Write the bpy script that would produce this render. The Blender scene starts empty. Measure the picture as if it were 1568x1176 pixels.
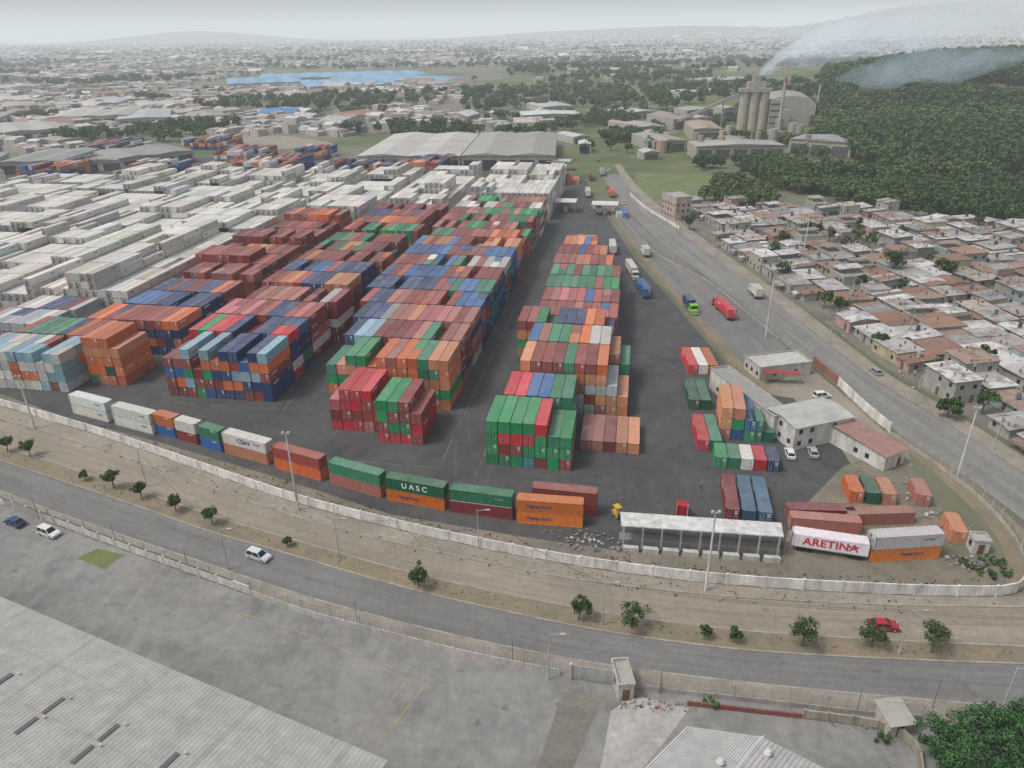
import bpy, math, random
import numpy as np
from mathutils import Vector, Matrix, noise, Quaternion
random.seed(11); R=random.random; U=random.uniform
scene=bpy.context.scene
# ------------------------------------------------------------ camera
H=82.0; F=1120.0; PITCH=math.atan(538/1120.0)
cam=bpy.data.cameras.new("camera"); cam.sensor_width=36; cam.lens=F/1568*36
cam.clip_start=0.5; cam.clip_end=60000
camo=bpy.data.objects.new("camera",cam); scene.collection.objects.link(camo)
CM=Matrix.Rotation(math.pi/2-PITCH,4,'X')@Matrix.Rotation(math.radians(-0.7),4,'Z')
camo.matrix_world=Matrix.Translation((0,0,H))@CM
scene.camera=camo
C3=CM.to_3x3(); C3i=C3.inverted()
def G(u,v,z=0.0):           # survey pick -> metres on the level plane z
    d=C3@Vector(((u-784)/F,-(v-588)/F,-1)); t=(z-H)/d.z
    return Vector((d.x*t,d.y*t,z))
TH=math.radians(9.7); CT,ST=math.cos(TH),math.sin(TH)
def YW(c,d,z=0): return Vector((c*CT+d*ST,-c*ST+d*CT,z))
def WY(p): return (p.x*CT-p.y*ST, p.x*ST+p.y*CT)
def sm(a,b,x):
    t=min(1,max(0,(x-a)/(b-a))); return t*t*(3-2*t)
def hz(x,y):
    h=50*math.exp(-((x-560)/270)**2-((y-850)/250)**2)+14*math.exp(-((x-150)/420)**2-((y-1500)/350)**2)
    h+=22*math.exp(-((x-900)/500)**2-((y-1500)/400)**2)
    h*=sm(440,600,y)
    if y>4500:
        for hx,hy,hh,w in((5600,9300,290,1300),(7200,9800,330,1300),(4300,9000,170,900),(2300,9500,110,1200),(-4200,11000,150,1200),(900,10500,90,1500)):
            h+=hh*math.exp(-((x-hx)/w)**2-((y-hy)/1100)**2)
    return h
# ------------------------------------------------------------ materials
def newmat(name):
    m=bpy.data.materials.new(name); m.use_nodes=True; nt=m.node_tree
    b=nt.nodes["Principled BSDF"]; return m,nt,b
def N(nt,t,**k):
    n=nt.nodes.new(t)
    for a,b in k.items(): setattr(n,a,b)
    return n
def mix(nt,fac,a,b,mode='MIX'):
    n=nt.nodes.new('ShaderNodeMix'); n.data_type='RGBA'; n.blend_type=mode
    for s,v in((n.inputs[0],fac),(n.inputs[6],a),(n.inputs[7],b)):
        if hasattr(v,'links') or hasattr(v,'is_output'): nt.links.new(v,s)
        elif isinstance(v,(int,float)): s.default_value=v
        else: s.default_value=(*v,1) if len(v)==3 else v
    return n.outputs[2]
def nz(nt,vec,scale,detail=4,rough=.55,lo=.35,hi=.65,dist=0):
    n=N(nt,'ShaderNodeTexNoise'); n.inputs['Scale'].default_value=scale; n.inputs['Detail'].default_value=detail
    n.inputs['Roughness'].default_value=rough; n.inputs['Distortion'].default_value=dist
    if vec: nt.links.new(vec,n.inputs['Vector'])
    r=N(nt,'ShaderNodeMapRange'); r.inputs[1].default_value=lo; r.inputs[2].default_value=hi
    nt.links.new(n.outputs[0],r.inputs[0]); return r.outputs[0]
def mul(nt,a,k):
    n=N(nt,'ShaderNodeMath',operation='MULTIPLY')
    for s,v in((n.inputs[0],a),(n.inputs[1],k)):
        if isinstance(v,(int,float)): s.default_value=v
        else: nt.links.new(v,s)
    return n.outputs[0]
def mapping(nt,vec,scale=(1,1,1),rot=(0,0,0)):
    m=N(nt,'ShaderNodeMapping'); m.inputs['Scale'].default_value=scale; m.inputs['Rotation'].default_value=rot
    nt.links.new(vec,m.inputs['Vector']); return m.outputs[0]
def groundmat(name,c1,c2,c3,s1=.05,s2=.6,s3=.012,rough=.92,slabs=None,rotz=0,swirl=None,oil=None):
    m,nt,b=newmat(name)
    pos=N(nt,'ShaderNodeNewGeometry').outputs['Position']
    col=mix(nt,nz(nt,pos,s1,6),c1,c2)
    col=mix(nt,mul(nt,nz(nt,pos,s3*8,5,.6,.52,.7),.75),col,c3)
    if swirl:
        col=mix(nt,mul(nt,nz(nt,mapping(nt,pos,(1,.22,1),(0,0,.9)),.35,4,.55,.5,.66,1.2),.26),col,swirl)
        col=mix(nt,mul(nt,nz(nt,mapping(nt,pos,(.2,1,1),(0,0,.35)),.4,4,.55,.55,.72,1.0),.32),col,c3)
    if oil: col=mix(nt,mul(nt,nz(nt,pos,.45,3,.5,.66,.74),.6),col,oil)
    col=mix(nt,1.0,col,mix(nt,nz(nt,pos,s2,5,.7,.25,.75),(.72,.72,.72),(1.15,1.15,1.15)),'MULTIPLY')
    if slabs:
        br=N(nt,'ShaderNodeTexBrick'); br.offset=0
        nt.links.new(mapping(nt,pos,(1,1,1),(0,0,rotz)),br.inputs['Vector'])
        br.inputs['Scale'].default_value=1; br.inputs['Brick Width'].default_value=slabs; br.inputs['Row Height'].default_value=slabs
        br.inputs['Mortar Size'].default_value=.035
        br.inputs['Color1'].default_value=(1.03,1.03,1.03,1); br.inputs['Color2'].default_value=(.95,.95,.95,1); br.inputs['Mortar'].default_value=(.72,.72,.72,1)
        col=mix(nt,.8,col,br.outputs[0],'MULTIPLY')
    nt.links.new(col,b.inputs['Base Color']); b.inputs['Roughness'].default_value=rough
    return m
M={}
M['dirt']=groundmat('dirt',(.235,.20,.155),(.16,.145,.115),(.10,.105,.06),.08,.9)
M['asphalt']=groundmat('yard_asphalt',(.060,.060,.062),(.08,.079,.079),(.042,.042,.043),.06,.35,.012,.8,swirl=(.12,.117,.112),oil=(.028,.028,.03))
M['concrete']=groundmat('stained_concrete',(.265,.26,.245),(.21,.207,.195),(.13,.13,.122),.07,.5,.01,slabs=9,rotz=.42,swirl=(.33,.325,.31),oil=(.10,.10,.095))
M['concrete_pale']=groundmat('pale_concrete',(.42,.41,.38),(.33,.32,.30),(.2,.2,.18),.2,1)
M['verge']=groundmat('verge',(.26,.20,.13),(.19,.165,.115),(.12,.125,.07),.15,1.2)
M['sidewalk']=groundmat('sidewalk',(.31,.275,.225),(.24,.215,.175),(.16,.15,.12),.12,1.0)
M['lanes']=groundmat('dirt_lanes',(.21,.195,.165),(.15,.14,.12),(.10,.105,.07),.15,1.4)
M['drysoil']=groundmat('dry_field',(.27,.21,.15),(.22,.185,.13),(.14,.14,.08),.02,.2)
M['field']=groundmat('grass_field',(.13,.17,.05),(.16,.17,.08),(.07,.11,.03),.03,.3)
def roadmat(name,c1,c2,track,joints=True,lanes=2):
    m,nt,b=newmat(name)
    uv=N(nt,'ShaderNodeUVMap').outputs[0]; pos=N(nt,'ShaderNodeNewGeometry').outputs['Position']
    col=mix(nt,nz(nt,pos,.06,6),c1,c2)
    col=mix(nt,nz(nt,mapping(nt,uv,(.02,5,1)),1.0,4,.6,.35,.7),col,track)
    col=mix(nt,mul(nt,nz(nt,pos,.3,4,.6,.62,.7),.5),col,[x*.6 for x in track])
    col=mix(nt,1.0,col,mix(nt,nz(nt,pos,.8,5,.7,.25,.75),(.78,.78,.78),(1.12,1.12,1.12)),'MULTIPLY')
    if joints:
        br=N(nt,'ShaderNodeTexBrick'); br.offset=0; nt.links.new(mapping(nt,uv,(1,4.0*lanes/2,1)),br.inputs['Vector'])
        br.inputs['Scale'].default_value=1; br.inputs['Brick Width'].default_value=5; br.inputs['Row Height'].default_value=2
        br.inputs['Mortar Size'].default_value=.03
        br.inputs['Color1'].default_value=(1.05,1.05,1.05,1); br.inputs['Color2'].default_value=(.94,.94,.94,1); br.inputs['Mortar'].default_value=(.72,.72,.72,1)
        col=mix(nt,.8,col,br.outputs[0],'MULTIPLY')
    nt.links.new(col,b.inputs['Base Color']); b.inputs['Roughness'].default_value=.88; return m
M['road_tan']=roadmat('dusty_concrete_road',(.32,.27,.205),(.26,.225,.175),(.22,.19,.15))
M['road_grey']=roadmat('worn_road',(.215,.21,.20),(.18,.175,.165),(.14,.14,.138))
M['road_right']=roadmat('side_road',(.22,.215,.20),(.25,.24,.22),(.17,.165,.155))
def bigground():
    m,nt,b=newmat('ground')
    pos=N(nt,'ShaderNodeNewGeometry').outputs['Position']
    veg=nz(nt,pos,.006,6,.6,.42,.58)
    a=mix(nt,nz(nt,pos,.05,5),(.20,.18,.145),(.13,.12,.10))
    g=mix(nt,nz(nt,pos,.04,6),(.06,.095,.03),(.12,.14,.05))
    col=mix(nt,veg,a,g)
    sep=N(nt,'ShaderNodeSeparateXYZ'); nt.links.new(pos,sep.inputs[0])
    def rg(o,a,b):
        r=N(nt,'ShaderNodeMapRange'); r.inputs[1].default_value=a; r.inputs[2].default_value=b; nt.links.new(sep.outputs[o],r.inputs[0]); return r.outputs[0]
    f=mul(nt,mul(nt,rg(1,420,520),rg(1,2600,1800)),rg(0,-20,60))
    gg=mix(nt,nz(nt,pos,.02,6),(.055,.085,.026),(.13,.145,.055)); gg=mix(nt,nz(nt,pos,.013,7,.6,.52,.6),gg,(.17,.15,.11))
    col=mix(nt,f,col,gg)
    nt.links.new(col,b.inputs['Base Color']); b.inputs['Roughness'].default_value=1; return m
M['ground']=bigground()
def attrmat(name,rough=.6,dirt=.35,dirtcol=(.16,.14,.11),scale=.5,metal=0,spec=.4,streak=None,lo=.42,hi=.75):
    m,nt,b=newmat(name); at=N(nt,'ShaderNodeAttribute',attribute_name='Col').outputs['Color']
    pos=N(nt,'ShaderNodeNewGeometry').outputs['Position']
    v=mapping(nt,pos,streak) if streak else pos
    col=mix(nt,mul(nt,nz(nt,v,scale,6,.65,lo,hi),dirt),at,dirtcol)
    col=mix(nt,1.0,col,mix(nt,nz(nt,v,scale*5,4,.6,.3,.7),(.82,.82,.82),(1.08,1.08,1.08)),'MULTIPLY')
    nt.links.new(col,b.inputs['Base Color']); b.inputs['Roughness'].default_value=rough; b.inputs['Metallic'].default_value=metal
    b.inputs['Specular IOR Level'].default_value=spec; return m
M['paint']=attrmat('painted_surface',.45,.15)
M['wall']=attrmat('stained_wall',.9,.65,(.20,.175,.14),.6,0,.2,(1,1,.3))
M['roof']=attrmat('sheet_metal_roof',.6,.85,(.20,.13,.095),.4,0,.35,None,.47,.64)
M['bigroof']=attrmat('warehouse_roof',.55,.35,(.22,.21,.19),.12,0,.35)
M['glass']=attrmat('window_glass',.12,.05)
M['leaf']=attrmat('leaves',.7,.0,(.05,.06,.02),1.0,0,.25)
M['bark']=attrmat('bark',.95,.4)
M['rubber']=attrmat('rubber',.85,.1)
def contmat(name,rustamt,rustcol,dust):
    m,nt,b=newmat(name); oi=N(nt,'ShaderNodeObjectInfo'); tc=N(nt,'ShaderNodeTexCoord')
    cmb=N(nt,'ShaderNodeCombineXYZ'); mr=mul(nt,oi.outputs['Random'],93)
    nt.links.new(mr,cmb.inputs[0]); nt.links.new(mr,cmb.inputs[2])
    ad=N(nt,'ShaderNodeVectorMath',operation='ADD'); nt.links.new(tc.outputs['Object'],ad.inputs[0]); nt.links.new(cmb.outputs[0],ad.inputs[1])
    v=ad.outputs[0]
    col=mix(nt,mul(nt,nz(nt,v,.9,7,.7,.54,.74),rustamt),oi.outputs['Color'],rustcol)
    nsep=N(nt,'ShaderNodeSeparateXYZ'); nt.links.new(N(nt,'ShaderNodeNewGeometry').outputs['Normal'],nsep.inputs[0])
    ab=N(nt,'ShaderNodeMath',operation='ABSOLUTE'); nt.links.new(nsep.outputs[2],ab.inputs[0])
    col=mix(nt,mul(nt,ab.outputs[0],mul(nt,nz(nt,v,.3,5,.6,.15,.85),dust)),col,(.40,.37,.34))
    col=mix(nt,1.0,col,mix(nt,nz(nt,mapping(nt,v,(1,1,.25)),2.2,5,.6,.3,.7),(.8,.8,.8),(1.1,1.1,1.1)),'MULTIPLY')
    nt.links.new(col,b.inputs['Base Color']); b.inputs['Roughness'].default_value=.6; b.inputs['Specular IOR Level'].default_value=.35
    return m
M['cont']=contmat('container_paint',.5,(.13,.065,.04),.42)
M['reef']=contmat('reefer_paint',.4,(.30,.26,.20),.35)
# ------------------------------------------------------------ mesh builder
class MB:
    def __init__(s): s.v=[];s.f=[];s.c=[];s.m=[];s.uv=None
    def poly(s,pts,col,m=0):
        n=len(s.v); s.v.extend([tuple(p) for p in pts]); s.f.append(tuple(range(n,n+len(pts)))); s.c.append(col); s.m.append(m)
    def hexa(s,b,t,col,m=0,topcol=None,tm=None):
        n=len(s.v); s.v.extend([tuple(p) for p in b]+[tuple(p) for p in t])
        for q in((3,2,1,0),(4,5,6,7),(0,1,5,4),(1,2,6,5),(2,3,7,6),(3,0,4,7)):
            s.f.append(tuple(n+i for i in q)); top=q[0]==4
            s.c.append(topcol if (top and topcol) else col); s.m.append(tm if (top and tm is not None) else m)
    def box(s,x0,x1,y0,y1,z0,z1,col,m=0,topcol=None,tm=None):
        s.hexa([(x0,y0,z0),(x1,y0,z0),(x1,y1,z0),(x0,y1,z0)],[(x0,y0,z1),(x1,y0,z1),(x1,y1,z1),(x0,y1,z1)],col,m,topcol,tm)
    def cyl(s,p0,p1,r0,r1,n,col,m=0,cap=True):
        p0=Vector(p0);p1=Vector(p1);a=(p1-p0).normalized(); x=a.orthogonal().normalized(); y=a.cross(x)
        k=len(s.v)
        for p,r in((p0,r0),(p1,r1)):
            for i in range(n):
                t=2*math.pi*i/n; s.v.append(tuple(p+x*(r*math.cos(t))+y*(r*math.sin(t))))
        for i in range(n):
            j=(i+1)%n; s.f.append((k+i,k+j,k+n+j,k+n+i)); s.c.append(col); s.m.append(m)
        if cap:
            s.f.append(tuple(k+n+i for i in range(n))); s.c.append(col); s.m.append(m)
    def prism(s,prof,x0,x1,col,m=0):   # prof: (y,z)
        s.poly([(x0,y,z) for y,z in prof],col,m); s.poly([(x1,y,z) for y,z in prof][::-1],col,m)
        for i in range(len(prof)):
            a=prof[i];b=prof[(i+1)%len(prof)]
            s.poly([(x0,a[0],a[1]),(x0,b[0],b[1]),(x1,b[0],b[1]),(x1,a[0],a[1])],col,m)
    def mesh(s,name,mats):
        me=bpy.data.meshes.new(name); me.from_pydata(s.v,[],s.f)
        for k in mats: me.materials.append(M[k])
        me.polygons.foreach_set('material_index',s.m)
        at=me.color_attributes.new('Col','FLOAT_COLOR','CORNER')
        tot=np.array([len(f) for f in s.f]); c=np.array([(*x[:3],1.0) for x in s.c],dtype=np.float32)
        at.data.foreach_set('color',np.repeat(c,tot,axis=0).ravel())
        if s.uv is not None:
            uvl=me.uv_layers.new(name='UVMap'); uvl.data.foreach_set('uv',np.array(s.uv,dtype=np.float32).ravel())
        me.update(); return me
    def obj(s,name,mats,loc=(0,0,0),rz=0,parent=None,sc=1):
        return put(name,s.mesh(name,mats),loc,rz,parent,sc)
def put(name,me,loc=(0,0,0),rz=0,parent=None,sc=1):
    o=bpy.data.objects.new(name,me); scene.collection.objects.link(o)
    o.location=loc; o.rotation_euler=(0,0,rz); o.scale=(sc,sc,sc)
    if parent: o.parent=parent
    return o
def smooth(pts,n=8):
    out=[]
    for i in range(len(pts)-1):
        p0=pts[max(0,i-1)];p1=pts[i];p2=pts[i+1];p3=pts[min(len(pts)-1,i+2)]
        for k in range(n):
            t=k/n; out.append(.5*((2*p1)+(p2-p0)*t+(2*p0-5*p1+4*p2-p3)*t*t+(3*p1-p0-3*p2+p3)*t**3))
    out.append(pts[-1].copy()); return out
def resample(pts,step):
    out=[pts[0].copy()]; need=step
    for a,b in zip(pts,pts[1:]):
        L=(b-a).length; pos=0
        while L-pos>=need and L>0:
            pos+=need; out.append(a+(b-a)*(pos/L)); need=step
        need-=(L-pos)
    return out
def even(pts,n):
    cum=[0]
    for a,b in zip(pts,pts[1:]): cum.append(cum[-1]+(b-a).length)
    out=[];j=0
    for i in range(n):
        t=cum[-1]*i/(n-1)
        while j<len(pts)-2 and cum[j+1]<t: j+=1
        out.append(pts[j]+(pts[j+1]-pts[j])*((t-cum[j])/max(1e-6,cum[j+1]-cum[j])))
    return out,cum[-1]
def strip(name,A,B,z,mat,thick=0):
    a,la=even(smooth([G(*p) for p in A]),80); b,lb=even(smooth([G(*p) for p in B]),80)
    m=MB(); m.uv=[]; L=(la+lb)/2
    for i in range(79):
        q=[a[i],b[i],b[i+1],a[i+1]]
        m.poly([(p.x,p.y,z) for p in q],(1,1,1)); x0=L*i/79;x1=L*(i+1)/79
        m.uv+=[(x0,0),(x0,1),(x1,1),(x1,0)]
        if thick:
            for s,e in((a[i],a[i+1]),(b[i],b[i+1])):
                m.poly([(s.x,s.y,z),(e.x,e.y,z),(e.x,e.y,z-thick),(s.x,s.y,z-thick)],(1,1,1)); m.uv+=[(x0,0),(x1,0),(x1,.1),(x0,.1)]
    return m.obj(name,[mat])
def sheet(name,P,z,mat):
    m=MB(); m.poly([(G(*p).x,G(*p).y,z) for p in P],(1,1,1)); return m.obj(name,[mat])
# ------------------------------------------------------------ ground
def axis(a,lo,hi,n):
    t=np.linspace(math.asinh(lo/a),math.asinh(hi/a),n); return np.sinh(t)*a
xs=axis(150,-22000,22000,170); ys=axis(300,-900,30000,190)
gv=[(float(x),float(y),hz(x,y)) for y in ys for x in xs]; nx=len(xs)
gf=[(j*nx+i,j*nx+i+1,(j+1)*nx+i+1,(j+1)*nx+i) for j in range(len(ys)-1) for i in range(nx-1)]
me=bpy.data.meshes.new('ground'); me.from_pydata(gv,[],gf); me.materials.append(M['ground'])
for p in me.polygons: p.use_smooth=True
put('ground',me)
W=[(-260,548),(-120,587),(0,622),(160,670),(300,718),(455,771),(600,809),(700,832),(840,860),(1000,884),(1150,899),(1300,908),(1420,913),(1530,914)]
F1=[(-260,566),(-120,605),(0,640),(160,690),(300,738),(450,790),(600,830),(840,880),(1000,902),(1150,916),(1300,924),(1430,928),(1568,930),(1800,932)]
F2=[(-260,610),(-120,648),(0,683),(130,725),(218,753),(325,790),(440,824),(640,880),(888,932),(1080,960),(1228,973),(1430,984),(1568,990),(1800,1000)]
N1=[(-260,630),(-120,668),(0,705),(130,748),(218,778),(325,815),(440,848),(640,905),(888,960),(1080,989),(1228,1002),(1430,1012),(1568,1017),(1800,1027)]
N2=[(-260,670),(-120,710),(0,752),(100,790),(300,858),(450,908),(600,950),(750,985),(900,1014),(1050,1035),(1200,1052),(1350,1066),(1568,1085),(1800,1105)]
NF=[(-260,690),(-120,732),(0,772),(100,809),(200,846),(385,912),(480,945),(600,977),(725,1008),(870,1037),(945,1050),(1050,1064),(1200,1081),(1310,1094),(1410,1102)]
strip('dirt_verge',[(u,v-60) for u,v in W]+[(1800,850)],W+[(1800,915)],.010,'dirt')
strip('sidewalk',W+[(1800,915)],F1,.14,'sidewalk',.14)
strip('boulevard_road',F1,F2,.02,'road_tan')
strip('median',F2,N1,.15,'verge',.15)
strip('boulevard_road',N1,N2,.02,'road_grey')
strip('sidewalk',N2,NF+[(1800,1130)],.14,'sidewalk',.14)
def kerb(pl,w=.25,z=.165):
    pts=even(smooth([G(*p) for p in pl]),120)[0]; m=MB()
    for a,b in zip(pts,pts[1:]):
        d=(b-a).normalized(); n=Vector((-d.y,d.x,0))*w/2; f=U(.75,1.05)
        m.hexa([a-n,b-n,b+n,a+n],[p+Vector((0,0,z)) for p in(a-n,b-n,b+n,a+n)],(.38*f,.36*f,.31*f))
    m.obj('kerb',['wall'])
for k in(F1,F2,N1,N2): kerb(k)
m=MB(); nf=even(smooth([G(*p) for p in NF+[(1800,1130)]]),60)[0]
for a,b in zip(nf,nf[1:]): m.poly([(a.x,a.y,.02),(b.x,b.y,.02),(b.x*.9,-60,.02),(a.x*.9,-60,.02)],(1,1,1))
m.obj('concrete_yard',['concrete'])
sheet('concrete_apron',[(925,1150),(935,1090),(960,1072),(985,1068),(1055,1085),(1030,1120),(985,1176),(900,1260)],.03,'concrete_pale')
sheet('drain_channel_pavement',[(822,1176),(862,1060),(925,1066),(878,1176),(860,1230),(800,1230)],.026,'lanes')
sheet('container_yard',[(-900,470),(0,603),(110,642),(240,676),(420,730),(600,788),(800,822),(940,842),(1195,858),(1212,800),(1290,752),(1310,722),(1290,690),(1215,610),(1150,600),(1105,550),(1030,462),(975,400),(935,340),(905,295),(893,262),(880,240),(560,236),(-900,262)],.02,'asphalt')
sheet('dirt_lot',[(1195,858),(1212,795),(1290,715),(1330,700),(1390,712),(1440,770),(1480,850),(1440,880),(1300,878)],.03,'dirt')
sheet('office_forecourt',[(1150,600),(1175,590),(1240,562),(1290,603),(1378,672),(1400,712),(1320,735),(1240,690),(1180,650)],.012,'sidewalk')
RL=[(893,215),(905,235),(922,270),(945,305),(985,347),(1030,385),(1090,430),(1150,480),(1200,525),(1250,565),(1300,607),(1380,667),(1490,737),(1568,797),(1750,920)]
RR=[(925,215),(932,235),(945,260),(965,290),(995,320),(1040,355),(1090,392),(1150,435),(1215,485),(1290,543),(1350,588),(1420,630),(1500,680),(1568,725),(1750,830)]
R2=[(934,215),(941,235),(955,258),(977,286),(1008,315),(1053,349),(1105,386),(1165,428),(1230,475),(1305,533),(1365,577),(1440,620),(1520,670),(1590,712),(1790,810)]
strip('side_road',RL,RR,.03,'road_right'); strip('sidewalk',RR,R2,.15,'sidewalk',.15)
strip('entrance_lane',[(935,320),(985,395),(1040,450),(1105,520),(1160,575)],[(955,322),(1015,378),(1085,432),(1145,480),(1205,533)],.026,'road_grey')
strip('dirt_verge',[(925,312),(960,365),(1005,425),(1060,488),(1120,560),(1165,600)],[(928,310),(966,362),(1015,424),(1073,485),(1135,552),(1180,592)],.05,'verge')
strip('dirt_verge',[(1290,605),(1362,668),(1430,725),(1490,780),(1530,830),(1545,880),(1548,905)],[(1300,607),(1380,667),(1450,712),(1520,768),(1580,825),(1610,870),(1620,905)],.04,'verge')
sheet('grass_field',[(985,305),(972,268),(985,250),(1060,258),(1100,275),(1085,302),(1030,310)],.05,'field')
# ------------------------------------------------------------ walls and fences
def wall(name,P,h,t=.22,col=(.76,.74,.70),pil=6,pc=None,n=90):
    pts=even(smooth([G(*p) for p in P]),n)[0]; m=MB()
    for a,b in zip(pts,pts[1:]):
        d=(b-a).normalized(); q=Vector((-d.y,d.x,0))*t/2; f=U(.86,1.04); cc=[x*f for x in col]
        m.hexa([a-q,b-q,b+q,a+q],[p+Vector((0,0,h)) for p in(a-q,b-q,b+q,a+q)],cc)
        q2=q*1.04
        if h>1.5: m.hexa([a-q2,b-q2,b+q2,a+q2],[p+Vector((0,0,U(.2,.45))) for p in(a-q2,b-q2,b+q2,a+q2)],(.27*f,.25*f,.21*f))
    if pil:
        for a in resample(pts,pil):
            s=t*.8; m.box(a.x-s,a.x+s,a.y-s,a.y+s,0,h+.12,pc or [x*.9 for x in col])
    return m.obj(name,['wall'])
wall('white_perimeter_wall',W+[(1556,908),(1568,895)],2.3)
wall('white_perimeter_wall',[(-260,690),(-120,732),(0,772),(100,809),(200,846),(385,912)],1.9,col=(.66,.65,.62),pil=4)
def fence(name,P,base,top,step,col=(.3,.3,.29),bcol=(.42,.41,.38),bars=4,lean=True,fine=0):
    pts=resample(smooth([G(*p) for p in P]),step); m=MB(); up=Vector((0,0,1))
    for i,a in enumerate(pts):
        m.box(a.x-.07,a.x+.07,a.y-.07,a.y+.07,0,top,(.5,.48,.44))
        if lean: m.cyl(a+up*top,a+up*(top+.5)+Vector((.0,-.35,0)),.05,.05,5,(.5,.48,.44))
        if i+1<len(pts):
            b=pts[i+1]; d=(b-a).normalized(); q=Vector((-d.y,d.x,0))*.09
            if base: m.hexa([a-q,b-q,b+q,a+q],[p+up*base for p in(a-q,b-q,b+q,a+q)],[x*U(.85,1.05) for x in bcol])
            for k in range(bars):
                z=base+(top-base)*(k+1)/bars; m.cyl(a+up*z,b+up*z,.025,.025,4,col,0,False)
            for k in range(1,fine):
                p=a+(b-a)*(k/fine); m.cyl(p+up*base,p+up*top,.022,.022,4,col,0,False)
    return m.obj(name,['wall'])
fence('perimeter_fence',[(385,912),(480,945),(600,977),(725,1008),(870,1037)],1.2,2.7,2.6,fine=5,bcol=(.52,.51,.48))
fence('perimeter_fence',[(0,772),(100,809),(200,846),(385,912)],1.9,3.2,5.0,bars=3)
fence('perimeter_fence',[(985,1056),(1050,1064),(1200,1081),(1310,1094),(1410,1102)],.9,2.8,2.4,fine=9,bars=3)
fence('perimeter_fence',[(1362,664),(1440,718),(1500,765),(1545,815),(1568,860),(1570,900)],.8,2.6,3.0,bars=4,fine=3)
wall('white_perimeter_wall',[(1283,592),(1320,628),(1362,664)],2.6,n=12)
wall('brown_wall',[(1245,560),(1283,592)],2.6,col=(.30,.13,.09),n=8)
fence('perimeter_fence',[(938,318),(1000,384),(1085,432),(1145,480),(1195,522)],.5,2.6,3.0,bars=3,fine=3)
fence('perimeter_fence',[(925,312),(960,365),(1005,425),(1060,488),(1120,560),(1165,600),(1180,655)],.0,2.2,3.0,bars=3,lean=False,col=(.4,.35,.15))
wall('white_perimeter_wall',[(965,300),(990,322),(1040,352)],1.8,n=10)
a,b=G(875,1040),G(938,1049); m=MB(); d=(b-a).normalized(); L=(b-a).length; k=int(L/.35)
for i in range(k):
    p=a+d*(i*L/k); m.box(p.x,p.x+.28,p.y-.04,p.y+.04,.15,2.7,(.45,.46,.47))
m.box(a.x-.3,a.x,a.y-.2,a.y+.2,0,3,(.6,.58,.54)); m.box(b.x,b.x+.3,b.y-.2,b.y+.2,0,3,(.6,.58,.54)); m.obj('metal_gate',['wall'])
def paintline(name,P,w,col,z=.05):
    pts=resample([G(*p) for p in P],1.2); m=MB()
    for a,b in zip(pts,pts[1:]):
        if R()<.15: continue
        d=(b-a).normalized(); q=Vector((-d.y,d.x,0))*w/2*U(.6,1); m.poly([(p.x,p.y,z) for p in(a-q,b-q,b+q,a+q)],[x*U(.75,1) for x in col])
    m.obj(name,['wall'])
yc=(.46,.38,.14)
paintline('yellow_line',[(285,912),(480,975),(655,1056)],.14,yc,.03); paintline('yellow_line',[(650,1050),(572,1150)],.2,yc,.034)
paintline('yellow_line',[(620,1046),(548,1136)],.12,yc,.034); paintline('yellow_line',[(170,868),(285,912)],.1,yc,.034)
sheet('green_painted_patch',[(118,855),(150,840),(190,850),(160,872)],.03,'field')
yl=(.40,.34,.14)
for (c0,d0,c1,d1) in((-29,122,-29,330),(-37.3,130,-37.3,330),(-37,126,-70,126),(-82,146,-116,146),(-81.5,146,-81.5,300)):
    a=YW(c0,d0,.03);b=YW(c1,d1,.03); d=(b-a).normalized();q=Vector((-d.y,d.x,0))*.05; m=MB()
    for t0 in np.arange(0,(b-a).length-2,2):
        if R()<.7: p=a+d*float(t0); r=p+d*2; m.poly([p-q,r-q,r+q,p+q],[x*U(.5,1) for x in yl])
    m.obj('yellow_line',['wall'])
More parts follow.
